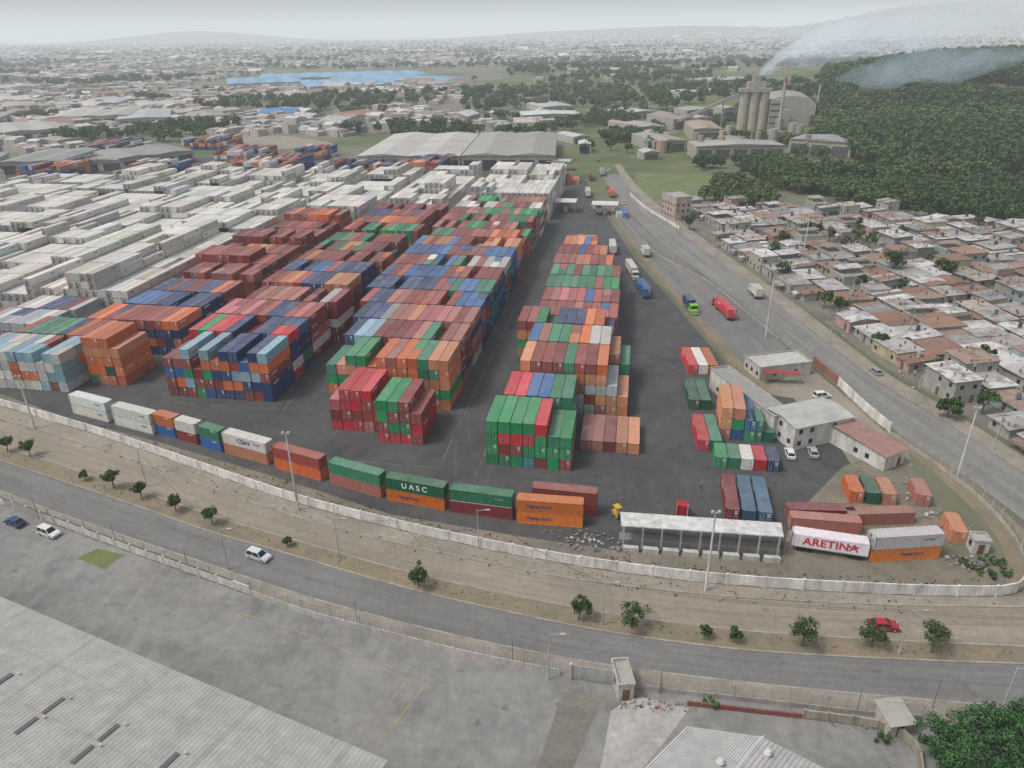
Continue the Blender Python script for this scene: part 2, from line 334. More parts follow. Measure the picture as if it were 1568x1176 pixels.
# ------------------------------------------------------------ containers
def corr(m,L,zz,fn,col,depth=.04,pitch=.28):
    n=int(L/pitch); p=L/n; pr=[]
    for i in range(n): pr+=[(i*p,0),(i*p+p*.28,0),(i*p+p*.5,depth),(i*p+p*.78,depth)]
    pr.append((L,0))
    for a,b in zip(pr,pr[1:]): m.poly([fn(a[0],a[1],zz[0]),fn(b[0],b[1],zz[0]),fn(b[0],b[1],zz[1]),fn(a[0],a[1],zz[1])],col)
def contmesh(L,marks=True):
    m=MB(); w=1.22;h=2.59;l=L/2;c=(1,1,1);dk=(.05,.05,.05)
    for sx in(-1,1):
        for sy in(-1,1):
            m.box(min(sx*w,sx*(w-.15)),max(sx*w,sx*(w-.15)),min(sy*l,sy*(l-.15)),max(sy*l,sy*(l-.15)),.16,h-.14,c)
            for z in(0,h-.12): m.box(min(sx*(w+.005),sx*(w-.17)),max(sx*(w+.005),sx*(w-.17)),min(sy*(l+.005),sy*(l-.19)),max(sy*(l+.005),sy*(l-.19)),z,z+.125,dk,1)
        x0,x1=sorted((sx*w,sx*(w-.08)))
        m.box(x0,x1,-l+.19,l-.19,0.02,.17,c); m.box(x0,x1,-l+.19,l-.19,h-.12,h-.02,c)
        corr(m,L-.3,(.165,h-.115),lambda t,d,z,sx=sx:(sx*(w-.015-d),-l+.15+t,z),c)
    for sy in(-1,1):
        y0,y1=sorted((sy*l,sy*(l-.1))); m.box(-w+.17,w-.17,y0,y1,.02,.17,c); m.box(-w+.17,w-.17,y0,y1,h-.13,h-.02,c)
    corr(m,2*w-.3,(.165,h-.12),lambda t,d,z:(-w+.15+t,l-.02-d,z),c)
    n=int(L/.42); p=(L-.2)/n
    for i in range(n):
        y=-l+.1+i*p
        m.poly([(-w+.08,y,h-.03),(w-.08,y,h-.03),(w-.08,y+p*.5,h-.03),(-w+.08,y+p*.5,h-.03)],c)
        m.poly([(-w+.08,y+p*.5,h-.03),(w-.08,y+p*.5,h-.03),(w-.08,y+p*.6,h-.055),(-w+.08,y+p*.6,h-.055)],c)
        m.poly([(-w+.08,y+p*.6,h-.055),(w-.08,y+p*.6,h-.055),(w-.08,y+p,h-.055),(-w+.08,y+p,h-.055)],c)
    m.poly([(-w,-l,.03),(w,-l,.03),(w,l,.03),(-w,l,.03)],dk,1)
    for s in(-1,1):
        x0,x1=sorted((s*.015,s*(w-.15))); m.box(x0,x1,-l+.03,-l+.07,.17,h-.13,c)
        for xx in(.32,.85): m.cyl((s*xx,-l+.01,.1),(s*xx,-l+.01,h-.08),.03,.03,6,(.4,.4,.4),2)
        m.box(s*.6-.22,s*.6+.22,-l-.01,-l+.03,1.0,1.06,(.4,.4,.4),2)
    if marks:
        wh=(.7,.7,.7)
        m.box(.25,.95,-l+.022,-l+.03,2.05,2.25,wh,2); m.box(.3,.85,-l+.022,-l+.03,1.5,1.9,(.55,.55,.55),2)
        for s in(-1,1):
            x0,x1=sorted((s*(w-.012),s*(w-.008))); m.box(x0,x1,s*(l-1.7)-.6,s*(l-1.7)+.6,2.1,2.28,wh,2)
            if L>8:
                for q,wd in((-1.5,.5),(-.8,.35),(-.3,.45),(.3,.3),(.8,.5)):
                    m.box(x0,x1,-s*(l-2.8)+q,-s*(l-2.8)+q+wd,1.6,2.1,wh,2)
    return m
def reefmesh(L):
    m=MB(); w=1.22;h=2.59;l=L/2;c=(1,1,1);dk=(.05,.05,.05);g=(.22,.23,.24)
    m.box(-w+.02,w-.02,-l+.35,l-.03,.15,h-.03,c)
    for sx in(-1,1):
        for sy in(-1,1):
            x0,x1=sorted((sx*w,sx*(w-.16))); y0,y1=sorted((sy*l,sy*(l-.16)))
            m.box(x0,x1,y0,y1,.12,h-.12,c); m.box(x0,x1,y0,y1,0,.12,dk,1); m.box(x0,x1,y0,y1,h-.12,h,dk,1)
        x0,x1=sorted((sx*w,sx*(w-.06))); m.box(x0,x1,-l+.16,l-.16,.02,.2,(.4,.4,.4),2); m.box(x0,x1,-l+.16,l-.16,h-.14,h-.01,c)
        for i in range(int(L/1.2)):
            y=-l+1+i*1.2; x0,x1=sorted((sx*(w-.018),sx*(w+.0))); m.box(x0,x1,y,y+.1,.2,h-.15,c)
        x0,x1=sorted((sx*(w-.019),sx*(w-.012))); m.box(x0,x1,l-3.4,l-1.6,1.4,1.8,(.16,.2,.3),2)
    for y in np.arange(-l+.8,l-.4,.9): m.box(-w+.1,w-.1,y,y+.06,h-.032,h-.02,c)
    m.box(-w+.16,w-.16,-l,-l+.1,h-.14,h-.01,c); m.box(-w+.16,w-.16,-l,-l+.1,.02,.16,g,2)
    m.box(-w+.18,w-.18,-l+.15,-l+.34,.16,h-.15,c)
    m.box(-.95,.95,-l+.08,-l+.15,1.15,1.75,g,2); m.box(-.95,-.05,-l+.05,-l+.15,.25,1.05,(.12,.12,.13),2); m.box(.05,.95,-l+.07,-l+.15,.25,1.05,(.35,.36,.36),2)
    m.cyl((-.35,-l+.15,2.05),(-.35,-l+.09,2.05),.28,.28,12,(.1,.1,.1),2); m.box(.3,.9,-l+.11,-l+.15,1.9,2.3,(.5,.5,.5),2)
    for s in(-1,1): m.cyl((s*.4,l,.1),(s*.4,l,h-.1),.03,.03,5,(.4,.4,.4),2)
    return m
ML=['cont','paint','paint']
C40=contmesh(12.19).mesh('container_40',ML); C20=contmesh(6.06).mesh('container_20',ML); C40B=contmesh(12.19,False).mesh('container_40_plain',ML)
R40=reefmesh(12.19).mesh('reefer_40',['reef','paint','paint'])
CP=dict(or1=(.64,.145,.03),or2=(.60,.24,.11),mar=(.22,.03,.035),rb=(.30,.055,.042),red=(.56,.025,.04),rb2=(.38,.14,.105),gr=(.01,.28,.09),gr2=(.03,.20,.11),dg=(.015,.11,.06),
 nv=(.018,.05,.15),bl=(.03,.13,.34),lb=(.24,.40,.50),gy=(.38,.40,.42),wh=(.64,.63,.58),tl=(.02,.25,.24),tan=(.45,.36,.26),pk=(.50,.13,.14))
MIX=['or1']*5+['or2']*4+['mar']*6+['rb']*9+['red']*3+['rb2']*5+['gr']*4+['gr2']*4+['dg']*2+['nv']*7+['bl']*4+['lb']*2+['gy']*3+['wh']*2+['tl']*2+['pk']*2
def vcol(k):
    c=CP[k] if isinstance(k,str) else k; f=U(.8,1.2); g=U(.0,.1) if isinstance(k,str) else 0; L=.3*c[0]+.6*c[1]+.1*c[2]+.03
    return tuple(min(.9,(x*(1-g)+L*g)*f*U(.94,1.06)) for x in c)+(1,)
def cobj(me,loc,rz,k,name='shipping_container'):
    o=bpy.data.objects.new(name,me); scene.collection.objects.link(o); o.location=loc; o.rotation_euler=(0,0,rz); o.color=vcol(k); return o
def block(rows,pal=MIX,kind='c',tw=.12):
    def hat(r,c,lv):
        if r<0 or r>=len(rows): return 0
        d,cl,hs=rows[r]; i=round((c-cl)/2.55)
        return hs[i] if 0<=i<len(hs) else 0
    for r,(d,cl,hs) in enumerate(rows):
        last=[None]*8
        for i,h in enumerate(hs):
            c=cl+i*2.55
            jit=U(-.12,.12); two=(kind=='c' and R()<tw)
            for l in range(h):
                if R()<.38 and last[l]: k=last[l]
                else: k=random.choice(pal)
                last[l]=k
                if l<h-1 and i>0 and i<len(hs)-1 and hs[i-1]>l and hs[i+1]>l and hat(r-1,c,l)>l and hat(r+1,c,l)>l: continue
                z=.03+l*2.6; rz=-TH+(math.pi if R()<.45 else 0)
                if kind=='r':
                    cobj(R40,YW(c+1.27+U(-.04,.04),d+6.1+jit,z),-TH if R()<.75 else -TH+math.pi,k,'reefer_container')
                elif two:
                    cobj(C20,YW(c+1.27,d+3.03+jit,z),rz,k); cobj(C20,YW(c+1.27,d+9.15+jit,z),rz,random.choice(pal))
                else: cobj(C40 if R()<.6 else C40B,YW(c+1.27+U(-.03,.03),d+6.1+jit+U(-.06,.06),z),rz,k)
def H_(n,base,lo=1,p=.15): return [max(lo,base-(1 if R()<p else 0)-(1 if R()<p*.3 else 0)) for _ in range(n)]
block([(128.8,-27.7,[4,4,4,4,4,3,3])],['gr']*5+['bl']*2+['tl','red','rb','gr2'],tw=0)
block([(141.6,-26.2,[4,4,4,4,4,4])],['gr']*3+['gr2','lb','red','bl'],tw=0)
rowsC=[(154.4,-24.5,[5]*8+[3,2]),(167.2,-24.5,[5]*8+[4,3]),(180,-29.2,[5,5,5,4,5,5,5,5,5,4]),(192.8,-26,[4]*9),(205.6,-26,[4]*9),(218.4,-26.5,[4]*9),(231.2,-26.5,[4]*9),(244,-27,[4]*8),(256.8,-27,[4]*7+[3]),(269.6,-26,[4]*5),(282.4,-25,[3]*4)]
block(rowsC[:1],['or2','or2','or1','gy','rb','gr2','rb2']); block(rowsC[1:2],['or2','or1','gr2','rb2','wh','or2','bl']); block(rowsC[2:3],['gr','nv','or2','rb','or2','or1']); block(rowsC[3:5],['rb','rb2','pk','mar','bl','rb']); block(rowsC[5:7],['gr2','gr','pk','rb','gr2','gr']); block(rowsC[7:],['gr2','or1','rb','or2','bl','mar'])
block([(137.5,-8.8,[1,1,1,1,1])],['rb2','mar','or2','dg','gr2'],tw=0)
block([(134.5,-53.2,[4,4,4,3])],['gr','gr','rb','gr','red'],tw=.0)
block([(138.6,-65.8,[3,4,4,4,3])],['red','mar','red','pk','rb'],tw=0)
lf=[-71.5,-71.5,-74.0,-76.6]+[-79.1]*11; rowsB=[]
for k,cl in enumerate(lf):
    n=int((-39.8-cl)/2.55); hs=H_(n,5,3,.07)
    if k==0: hs[0]=4;hs[1]=4
    rowsB.append((151.6+k*12.75,cl,hs))
PBs=[['or2','or1','or2','or1','rb2','gr2','gr'],['rb2','mar','nv','gr2','or2','lb','rb'],['pk','rb','rb2','gy','nv','or2'],['rb','mar','rb2','nv','bl'],['nv','bl','nv','rb','gr2'],['nv','nv','bl','rb','or1'],['gr2','wh','or1','rb','bl','mar'],['bl','nv','bl','rb'],['rb','or2','bl','gy','or2'],['mar','gr2','rb','or1','rb'],['rb2','gr','rb','wh','mar'],['rb','gr2','rb','rb2'],['rb2','rb','rb2','gr'],['gr2','rb','wh','mar'],['gr','rb2','wh','rb']]
def mblock(rows,pals):
    for i,r in enumerate(rows): block([r],pals[i%len(pals)])
mblock(rowsB,PBs)
rowsA=[]
for k in range(13):
    n=11+(1 if k%3==0 else 0); hs=H_(n,5,3,.08)
    if k==0: hs=[4,4,5,3,5,4,5,5,4,5,5]
    rowsA.append((149.5+k*12.75+(3 if k>3 else 0)+(4 if k>8 else 0),-113.5,hs))
mblock(rowsA,[['nv','bl','mar','or1','rb','gr','lb','rb','nv'],['nv','bl','gr','nv','wh','red'],['mar','rb','pk','wh','nv'],['rb','mar','rb2','wh','nv'],['gr2','rb','nv','or2','wh','rb'],['nv','rb','nv','bl'],['or2','rb','gr2','or1'],['rb','mar','or2','gr2'],['rb','gr2','mar','rb'],['or1','rb','gr2','gr'],['mar','rb','or1'],['rb','mar','nv'],['rb','mar']])
block([(147.5,-166,[4,4,4,4,4,4,4,3,4,4])],['wh','lb','gy','wh','or1','lb','wh','rb'],tw=.5)
block([(153,-138.2,[5,5,5,4])],['or1','gr2','or1','or1','dg','or2'])
rowsZ=[(160.3,-164,[4]*9),(173,-152,[4]*11)]
for k in range(2,11): rowsZ.append((160.3+12.8*k+(6 if k>3 else 0),-152 if k<8 else -149,H_(11 if k<8 else 10,[4,4,4,4,4,5,4,5,4,4,5][k],2,.15)))
block(rowsZ[:2],['nv','nv','or1','nv','gr2','rb']); mblock(rowsZ[2:],[['nv','nv','bl'],['or1','mar','rb','nv'],['rb','mar','rb2'],['mar','rb','rb'],['or2','rb','or1','nv'],['gr2','rb','mar'],['rb','mar','gr2'],['rb','mar'],['or1','rb','rb2']])
WP=[(.64,.62,.56),(.60,.585,.54),(.68,.67,.62),(.54,.51,.45),(.62,.61,.58),(.66,.64,.57)]
def reef(c0,c1,d0,d1,base,var=1.0):
    n=int((c1-c0)/2.55); rows=[]; d=d0; k=0
    while d+12.2<=d1:
        hs=[]
        for i in range(n):
            nv=noise.noise(Vector((c0*.07+(i//4)*.6,(k//2)*.8,3.1)))
            hs.append(int(max(1,min(6,round(base+nv*3.2*var+U(-.2,.2)-(1 if R()<.04 else 0))))))
        rows.append((d,c0,hs)); d+=12.45; k+=1
        if k%6==0: d+=6.0
    block(rows,WP,'r')
reef(-79,-39.8,350,440,5.1,.5); reef(-60,-39.8,440,462,4,.5)
reef(-114,-86,332,430,4.8,.8); reef(-147,-121,312,425,4.6,.9)
reef(-186,-154,196,425,4.3); reef(-222,-188,196,420,4.3); reef(-258,-224,186,415,4.2); reef(-296,-260,190,420,4.1)
reef(-334,-298,205,400,3.9); reef(-376,-336,230,400,3.8); reef(-420,-379,260,380,3.6)
block([(172,-190,[3]*9),(184.8,-186,[3]*8)],['wh','nv','wh','rb','gy','wh'])
block([(170,-222,[3]*8),(182.8,-224,[2]*8)],['rb','wh','wh','nv'])
for (c0,n,d0,nr,hh) in((-196,20,455,2,3),(-250,14,440,3,4),(-140,8,450,3,4),(-330,14,430,3,3),(-400,14,430,4,3),(-300,12,500,3,3),(-360,12,560,3,3),(-250,10,520,2,3),(-430,14,520,4,3)):
    block([(d0+k*13,c0,H_(n,hh,1,.3)) for k in range(nr)],['nv','bl','mar','rb','nv','wh','or2','rb2'])
def textmat(name,c):
    m,nt,b=newmat(name); b.inputs['Base Color'].default_value=(*c,1); b.inputs['Roughness'].default_value=.6; return m
TW=textmat('lettering_white',(.75,.75,.72)); TR=textmat('lettering_red',(.55,.02,.03)); TB=textmat('lettering_blue',(.02,.06,.22))
def label(par,txt,size,y,z,mat,x=1.232,spc=1.0):
    cu=bpy.data.curves.new('lettering','FONT'); cu.body=txt; cu.size=size; cu.align_x='CENTER'; cu.align_y='CENTER'; cu.extrude=.004; cu.space_character=spc; cu.offset=.02*size
    cu.materials.append(mat); o=bpy.data.objects.new('lettering',cu); scene.collection.objects.link(o); o.parent=par
    o.matrix_local=Matrix(((0,0,1,x),(1,0,0,y),(0,1,0,z),(0,0,0,1)))
def long_(A,B,cols,me=None,z0=0.02,name='shipping_container',L=12.19):
    a=G(*A);b=G(*B); al=math.atan2(b.y-a.y,b.x-a.x); d=Vector((math.cos(al),math.sin(al),0)); aw=Vector((-d.y,d.x,0))
    mid=(a+b)/2+aw*1.22; out=[]
    for i,k in enumerate(cols):
        mm=me or (C40B if L>8 else C20)
        if isinstance(k,tuple) and len(k)==2: mm,k=k
        out.append(cobj(mm,(mid.x,mid.y,z0+i*2.6),al-math.pi/2,k,name if mm!=R40 else 'reefer_container'))
    return out
wht=(.70,.69,.64)
long_((108,632),(172,649),[(R40,wht),(R40,wht)]); long_((174,650),(238,667),[(R40,(.58,.58,.56)),(R40,(.58,.58,.56))])
long_((240,664),(270,672),['bl','or1'],L=6); long_((272,673),(304,682),['rb','wh'],L=6); long_((307,683),(342,694),['bl','gr2'],L=6)
s=long_((343,693),(413,713),['or2',(R40,wht)]); label(s[1],'CSAV',1.5,0,1.4,TB,1.24)
long_((416,715),(498,739),['or1','rb'])
long_((502,740),(588,764),['rb2','gr2'])
s=long_((590,765),(684,783),[(.62,.16,.02),(.01,.15,.06)]); label(s[1],'U A S C',1.6,0,1.35,TW); label(s[0],'Hapag-Lloyd',.9,-1.5,1.4,TB)
long_((687,784),(786,797),['mar',(R40,(.02,.16,.08))])
s=long_((790,801),(893,809),[(.64,.18,.03),(.66,.19,.035)]); label(s[1],'Hapag-Lloyd',.9,-2,1.4,TB); label(s[0],'Hapag-Lloyd',.9,-2,1.4,TB)
long_((815,782),(912,792),['mar','rb'])
s=long_((1207,843),(1330,862),[(R40,(.78,.78,.75))],z0=1.1,name='box_trailer'); tr=s[0]; tr.name='box_trailer'; label(tr,'ARETINA',2.1,0,1.35,TR,1.25,1.05)
m=MB()
for y in(-4.6,-3.3,3.6,4.8):
    for x in(-1,1): m.cyl((x*1.1,y,-.6),(x*.8,y,-.6),.5,.5,14,(.03,.03,.03),1)
m.box(-.5,.5,-5.5,5.5,-.5,0,(.1,.1,.1)); ch=m.obj('chassis',['paint','rubber']); ch.parent=tr
s=long_((1327,862),(1442,855),[(.62,.19,.04),(R40,(.58,.57,.53))]); label(s[0],'Hapag-Lloyd',.8,1,1.4,TB)
long_((1225,812),(1300,818),['rb2']); long_((1300,806),(1395,803),['rb2']); long_((1222,798),(1290,800),['mar'])
def away(A,Bf,cols,L=12.19,gap=.15):
    a=G(*A);b=G(*Bf); d=(b-a).normalized(); r=Vector((d.y,-d.x,0)); rz=math.atan2(d.y,d.x)-math.pi/2
    for i,st in enumerate(cols):
        p=a+d*(L/2)+r*(1.22+i*(2.44+gap))
        for l,k in enumerate(st): cobj(C40 if L>8 else C20,(p.x,p.y,.04+l*2.6),rz+(math.pi if i%2 else 0),k)
away((1110,797),(1102,740),[['mar'],[(.04,.11,.20)],[(.06,.15,.25)]],gap=.45)
away((1300,770),(1284,735),[['or1'],['dg'],['or2']],L=6.06,gap=.5)
away((1100,672),(1093,610),[['rb2','or2','or2'],['bl','gr','or2'],['gr','bl']]); away((1148,676),(1140,640),[['gr2','gr2'],['dg']],L=6.06)
away((1068,690),(1056,640),[['red'],['gr2']]); away((1094,716),(1090,690),[['gr'],['gr2'],['wh'],['red'],['nv']],L=6.06)
away((1055,627),(1045,590),[['dg'],['dg']]); away((1054,573),(1038,537),[['red'],['wh'],['or1']])
away((1402,775),(1384,740),[['rb2']],L=6); away((1455,832),(1436,795),[['or2']],L=6.06)
away((868,282),(866,262),[['or1','or1'],['or1'],['or2']]); away((945,335),(935,315),[['wh'],['bl']])
# ------------------------------------------------------------ buildings
def frame(A,B):
    a=G(*A); b=G(*B); return a,math.atan2(b.y-a.y,b.x-a.x),(b-a).length
def addroof(m,w,d,h,kind,rc,rise,ov=.4,patch=0):
    if kind=='flat':
        m.box(-.05,w+.05,-.05,d+.05,h,h+.15,rc,1)
        for (x0,x1,y0,y1) in((-.1,w+.1,-.1,.1),(-.1,w+.1,d-.1,d+.1),(-.1,.1,.1,d-.1),(w-.1,w+.1,.1,d-.1)): m.box(x0,x1,y0,y1,h+.15,h+.6,(.45,.43,.39),0)
        return
    n=max(1,patch); xs_=[-ov+(w+2*ov)*i/n for i in range(n+1)]
    for i in range(n):
        f=U(.75,1.15) if n>1 else 1; c=[min(.8,q*f) for q in rc]
        if n>1 and R()<.22: c=random.choice([(.25,.14,.10),(.30,.22,.17),(.55,.55,.55),(.16,.13,.115)])
        x0,x1=xs_[i],xs_[i+1]
        if kind=='shed':
            z0=h+.05;z1=h+.05+rise; ya=-ov-(U(0,.5) if n>1 else 0); yb=d+ov
            m.hexa([(x0,ya,z0-.05),(x1,ya,z0-.05),(x1,yb,z1-.05),(x0,yb,z1-.05)],[(x0,ya,z0+.03*(i%2)),(x1,ya,z0+.03*(i%2)),(x1,yb,z1+.03*(i%2)),(x0,yb,z1+.03*(i%2))],c,1)
        else:
            z0=h-.02;z1=h+rise
            for ya,yb in((-ov,d/2),(d+ov,d/2)):
                m.hexa([(x0,ya,z0-.06),(x1,ya,z0-.06),(x1,yb,z1-.06),(x0,yb,z1-.06)],[(x0,ya,z0+.02*(i%2)+.02),(x1,ya,z0+.02*(i%2)+.02),(x1,yb,z1+.02*(i%2)+.02),(x0,yb,z1+.02*(i%2)+.02)],c,1)
    if kind=='shed':
        for x in(0,w): m.poly([(x,0,h),(x,d,h),(x,d,h+rise)],(.36,.34,.31),0)
        m.poly([(0,d,h),(w,d,h),(w,d,h+rise),(0,d,h+rise)],(.36,.34,.31),0)
    else:
        for x in(0,w): m.poly([(x,0,h),(x,d,h),(x,d/2,h+rise)],(.42,.40,.37),0)
def openings(m,w,d,h,ws=2.6,dark=(.03,.035,.04),storey=2.8,door=True):
    for s in range(max(1,int(h/storey))):
        z=s*storey+1.0
        for side in range(4):
            L=w if side%2==0 else d; n=max(1,int(L/ws))
            for i in range(n):
                if R()<.25: continue
                t=L*(i+.5)/n; a,b=t-.5,t+.5
                isd=door and s==0 and side in(0,1) and i==n//2; zz0,zz1=(0,2.05) if isd else (z,z+1.1)
                c=(.16,.08,.05) if isd else dark; e=.03
                if side==0:
                    m.box(a,b,-e,.0,zz0,zz1,c,2)
                    if not isd: m.box(a-.08,b+.08,-.06,0,zz0-.1,zz0-.02,(.5,.48,.44),0)
                elif side==2: m.box(a,b,d,d+e,zz0,zz1,c,2)
                elif side==1: m.box(w,w+e,a,b,zz0,zz1,c,2)
                else: m.box(-e,0,a,b,zz0,zz1,c,2)
BM=['wall','roof','glass']; BM2=['wall','bigroof','glass']
def building(name,A,B,depth,h,wc,kind,rc,rise=1.0,patch=0,ws=2.6,mats=BM2):
    a,al,L=frame(A,B); m=MB(); m.box(0,L,0,depth,0,h,wc,0); openings(m,L,depth,h,ws)
    addroof(m,L,depth,h,kind,rc,rise,.4,patch); m.obj(name,mats,a,al)
WC=(.64,.63,.59)
building('office_building',(1213,690),(1298,672),9.5,5.6,WC,'gable',(.44,.44,.42),.7)
building('office_building',(1181,672),(1210,667),27,5.2,WC,'flat',(.30,.30,.29))
building('guard_office',(1162,583),(1240,574),8,3.3,(.55,.53,.5),'flat',(.48,.48,.46))
m=MB(); m.box(0,9,0,2.2,2.9,3.05,(.35,.05,.05))
for x in(.1,8.8): m.box(x,x+.1,.1,.2,0,2.9,(.4,.4,.4))
a=G(1168,588); m.obj('red_awning',['paint'],(a.x,a.y,0),-.1)
building('workshop_building',(1352,722),(1382,710),25,3.6,WC,'gable',(.33,.18,.15),.9)
building('guard_hut',(946,1074),(970,1072),4.5,2.6,(.5,.48,.43),'flat',(.38,.36,.32))
building('guard_hut',(1360,1130),(1392,1126),3.2,2.4,(.5,.47,.42),'shed',(.38,.37,.34),.4)
building('utility_hut',(1487,848),(1512,850),2.5,2.4,(.55,.55,.52),'flat',(.45,.45,.43))
building('apartment_block',(1033,338),(1056,336),14,10.5,(.46,.37,.32),'flat',(.36,.35,.34),ws=2.4)
m=MB(); P=[G(951,806,4.6),G(1200,823,4.6),G(1196,802,4.6),G(950,785,4.6)]
n=14
for i in range(n):
    f=lambda p,q,t:p+(q-p)*t; t0=i/n;t1=(i+1)/n; qq=[f(P[0],P[1],t0),f(P[0],P[1],t1),f(P[3],P[2],t1),f(P[3],P[2],t0)]; cc=U(.58,.66)
    m.hexa(qq,[p+Vector((0,0,.2+.015*(i%2))) for p in qq],(cc,cc,cc*.97),0)
for i in range(9):
    t=i/8
    for e0,e1 in((P[0],P[1]),(P[3],P[2])):
        q=e0+(e1-e0)*(.02+.96*t); m.box(q.x-.12,q.x+.12,q.y-.12,q.y+.12,0,4.6,(.42,.41,.38),0)
d=(P[1]-P[0]).normalized()
for i in range(8):
    q=P[0]+(P[1]-P[0])*((i+.15)/8); e=q+d*2.6
    m.hexa([(q.x,q.y-1.2,0),(e.x,e.y-1.2,0),(e.x,e.y-.3,0),(q.x,q.y-.3,0)],[(q.x,q.y-1.2,1.0),(e.x,e.y-1.2,1.0),(e.x,e.y-.3,1.0),(q.x,q.y-.3,1.0)],(.5,.49,.46),0)
c0=P[0]+(P[3]-P[0])*.5; c1=P[1]+(P[2]-P[1])*.5
m.hexa([(c0.x,c0.y-1,0),(c1.x,c1.y-1,0),(c1.x,c1.y+1,0),(c0.x,c0.y+1,0)],[(c0.x,c0.y-1,1.1),(c1.x,c1.y-1,1.1),(c1.x,c1.y+1,1.1),(c0.x,c0.y+1,1.1)],(.22,.22,.21),0)
m.obj('loading_shed',['wall'])
# near left warehouse roof
P0=G(0,915,9);P1=G(592,1166,9); e=(P1-P0).normalized()
o0=P1-e*150; al=math.atan2(e.y,e.x); m=MB(); Dp=52; Lr=150
m.box(0,Lr,-Dp,-.6,0,8.6,(.45,.44,.42),0)
nr=int(Lr/.6)
for i in range(nr):
    x=i*.6; sh=.385*U(.97,1.02); c=(sh,sh*.98,sh*.92)
    if i%23==11: c=(.33,.325,.30)
    for (y0,z0,y1,z1) in((.3,8.8,-Dp/2,11.0),(-Dp/2,11.0,-Dp-.3,8.8)):
        m.poly([(x,y0,z0),(x+.44,y0,z0),(x+.44,y1,z1),(x,y1,z1)],c,1)
        m.poly([(x+.44,y0,z0),(x+.48,y0,z0+.04),(x+.48,y1,z1+.04),(x+.44,y1,z1)],c,1)
        m.poly([(x+.48,y0,z0+.04),(x+.56,y0,z0+.04),(x+.56,y1,z1+.04),(x+.48,y1,z1+.04)],c,1)
        m.poly([(x+.56,y0,z0+.04),(x+.6,y0,z0),(x+.6,y1,z1),(x+.56,y1,z1+.04)],c,1)
def rz_(y): return 8.8+(.3-y)/(Dp/2+.3)*2.2
for sx in range(12):
    x=Lr-12.6-sx*9.4
    for yy in(-8.9,-12.2):
        m.hexa([(x,yy,rz_(yy)+.07),(x+.6,yy,rz_(yy)+.07),(x+.6,yy-2.6,rz_(yy-2.6)+.07),(x,yy-2.6,rz_(yy-2.6)+.07)],[(x,yy,rz_(yy)+.16),(x+.6,yy,rz_(yy)+.16),(x+.6,yy-2.6,rz_(yy-2.6)+.16),(x,yy-2.6,rz_(yy-2.6)+.16)],(.12,.125,.13),2)
        m.cyl((x+1.2,yy+.3,rz_(yy)),(x+1.2,yy+.3,rz_(yy)+.4),.13,.13,8,(.6,.6,.58),1)
for k in range(4):
    yy=-5.5-6*k; m.box(0,Lr,yy-.04,yy+.04,rz_(yy)+.045,rz_(yy)+.06,(.33,.325,.305),1)
m.obj('warehouse',BM2,(o0.x,o0.y,0),al)
A=G(985,1178,6);B=G(1052,1112,6);Cc=G(1166,1128,6.0);Dd=G(1262,1176,6)
m=MB(); rc=(.5,.5,.49); r0=G(1166,1128,6.9)
def ribbed(m,a,b,c,d,col,n):
    for i in range(n):
        t0=i/n;t1=(i+.72)/n;t2=(i+1)/n
        f=lambda p,q,t:p+(q-p)*t; up=Vector((0,0,.07)); cc=[x*U(.96,1.02) for x in col]
        m.poly([f(a,b,t0),f(a,b,t1),f(d,c,t1),f(d,c,t0)],cc,1); m.poly([f(a,b,t1)+up,f(a,b,t2)+up,f(d,c,t2)+up,f(d,c,t1)+up],[x*.85 for x in col],1)
        m.poly([f(a,b,t1),f(a,b,t1)+up,f(d,c,t1)+up,f(d,c,t1)],cc,1)
A2=A+(A-B)*1.2; Dx=Dd+(Dd-Cc)*.9; q0=r0+(A2-B)+Vector((1,0,0))
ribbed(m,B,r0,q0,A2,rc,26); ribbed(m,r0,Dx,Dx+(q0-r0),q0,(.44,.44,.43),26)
zz=Vector((0,0,1))
for p,q in((B,r0),(r0,Dx),(Dx,Dx+(q0-r0)),(A2,B)): m.poly([p-zz*.05,q-zz*.05,Vector((q.x,q.y,0)),Vector((p.x,p.y,0))],(.5,.48,.44),0)
m.poly([r0+zz*.1,r0+zz*.1+Vector((.4,.1,-.02)),q0+zz*.1+Vector((.4,.1,-.02)),q0+zz*.1],(.55,.55,.54),1)
for uv_ in((1103,1166),(1176,1152)):
    p=G(uv_[0],uv_[1],7.3); m.cyl(p-zz*.9,p,.35,.35,12,(.6,.6,.6),1); m.cyl(p,p+zz*.35,.5,.3,12,(.62,.62,.62),1)
m.obj('metal_roof_building',BM2)
wall('red_wall',[(1052,1080),(1140,1090),(1230,1100)],.8,col=(.26,.08,.08),n=10,pil=0)
wall('low_wall',[(1230,1100),(1350,1118),(1400,1150),(1410,1200)],1.6,col=(.38,.34,.28),n=12,pil=3)
def debris(name,pts,n,r,sz,cols,world=False):
    m=MB()
    for _ in range(n):
        p=random.choice(pts); q=(Vector((p[0],p[1],0)) if world else G(*p))+Vector((random.gauss(0,r),random.gauss(0,r*.5),0)); s=U(.3,1)*sz; z=U(0,s*.6); a=U(0,3)
        ca,sa=math.cos(a)*s,math.sin(a)*s; k=U(.3,1)
        b=[(q.x+ca,q.y+sa,z),(q.x-sa*k,q.y+ca*k,z),(q.x-ca,q.y-sa,z),(q.x+sa*k,q.y-ca*k,z)]
        dz=s*U(.2,.9)
        m.hexa(b,[(x,y,z_+dz) for x,y,z_ in b],random.choice(cols))
    m.obj(name,['wall'])
DC=[(.32,.31,.3),(.3,.28,.25),(.15,.14,.13),(.3,.2,.13),(.5,.5,.5),(.1,.15,.2),(.25,.22,.18),(.2,.18,.15)]
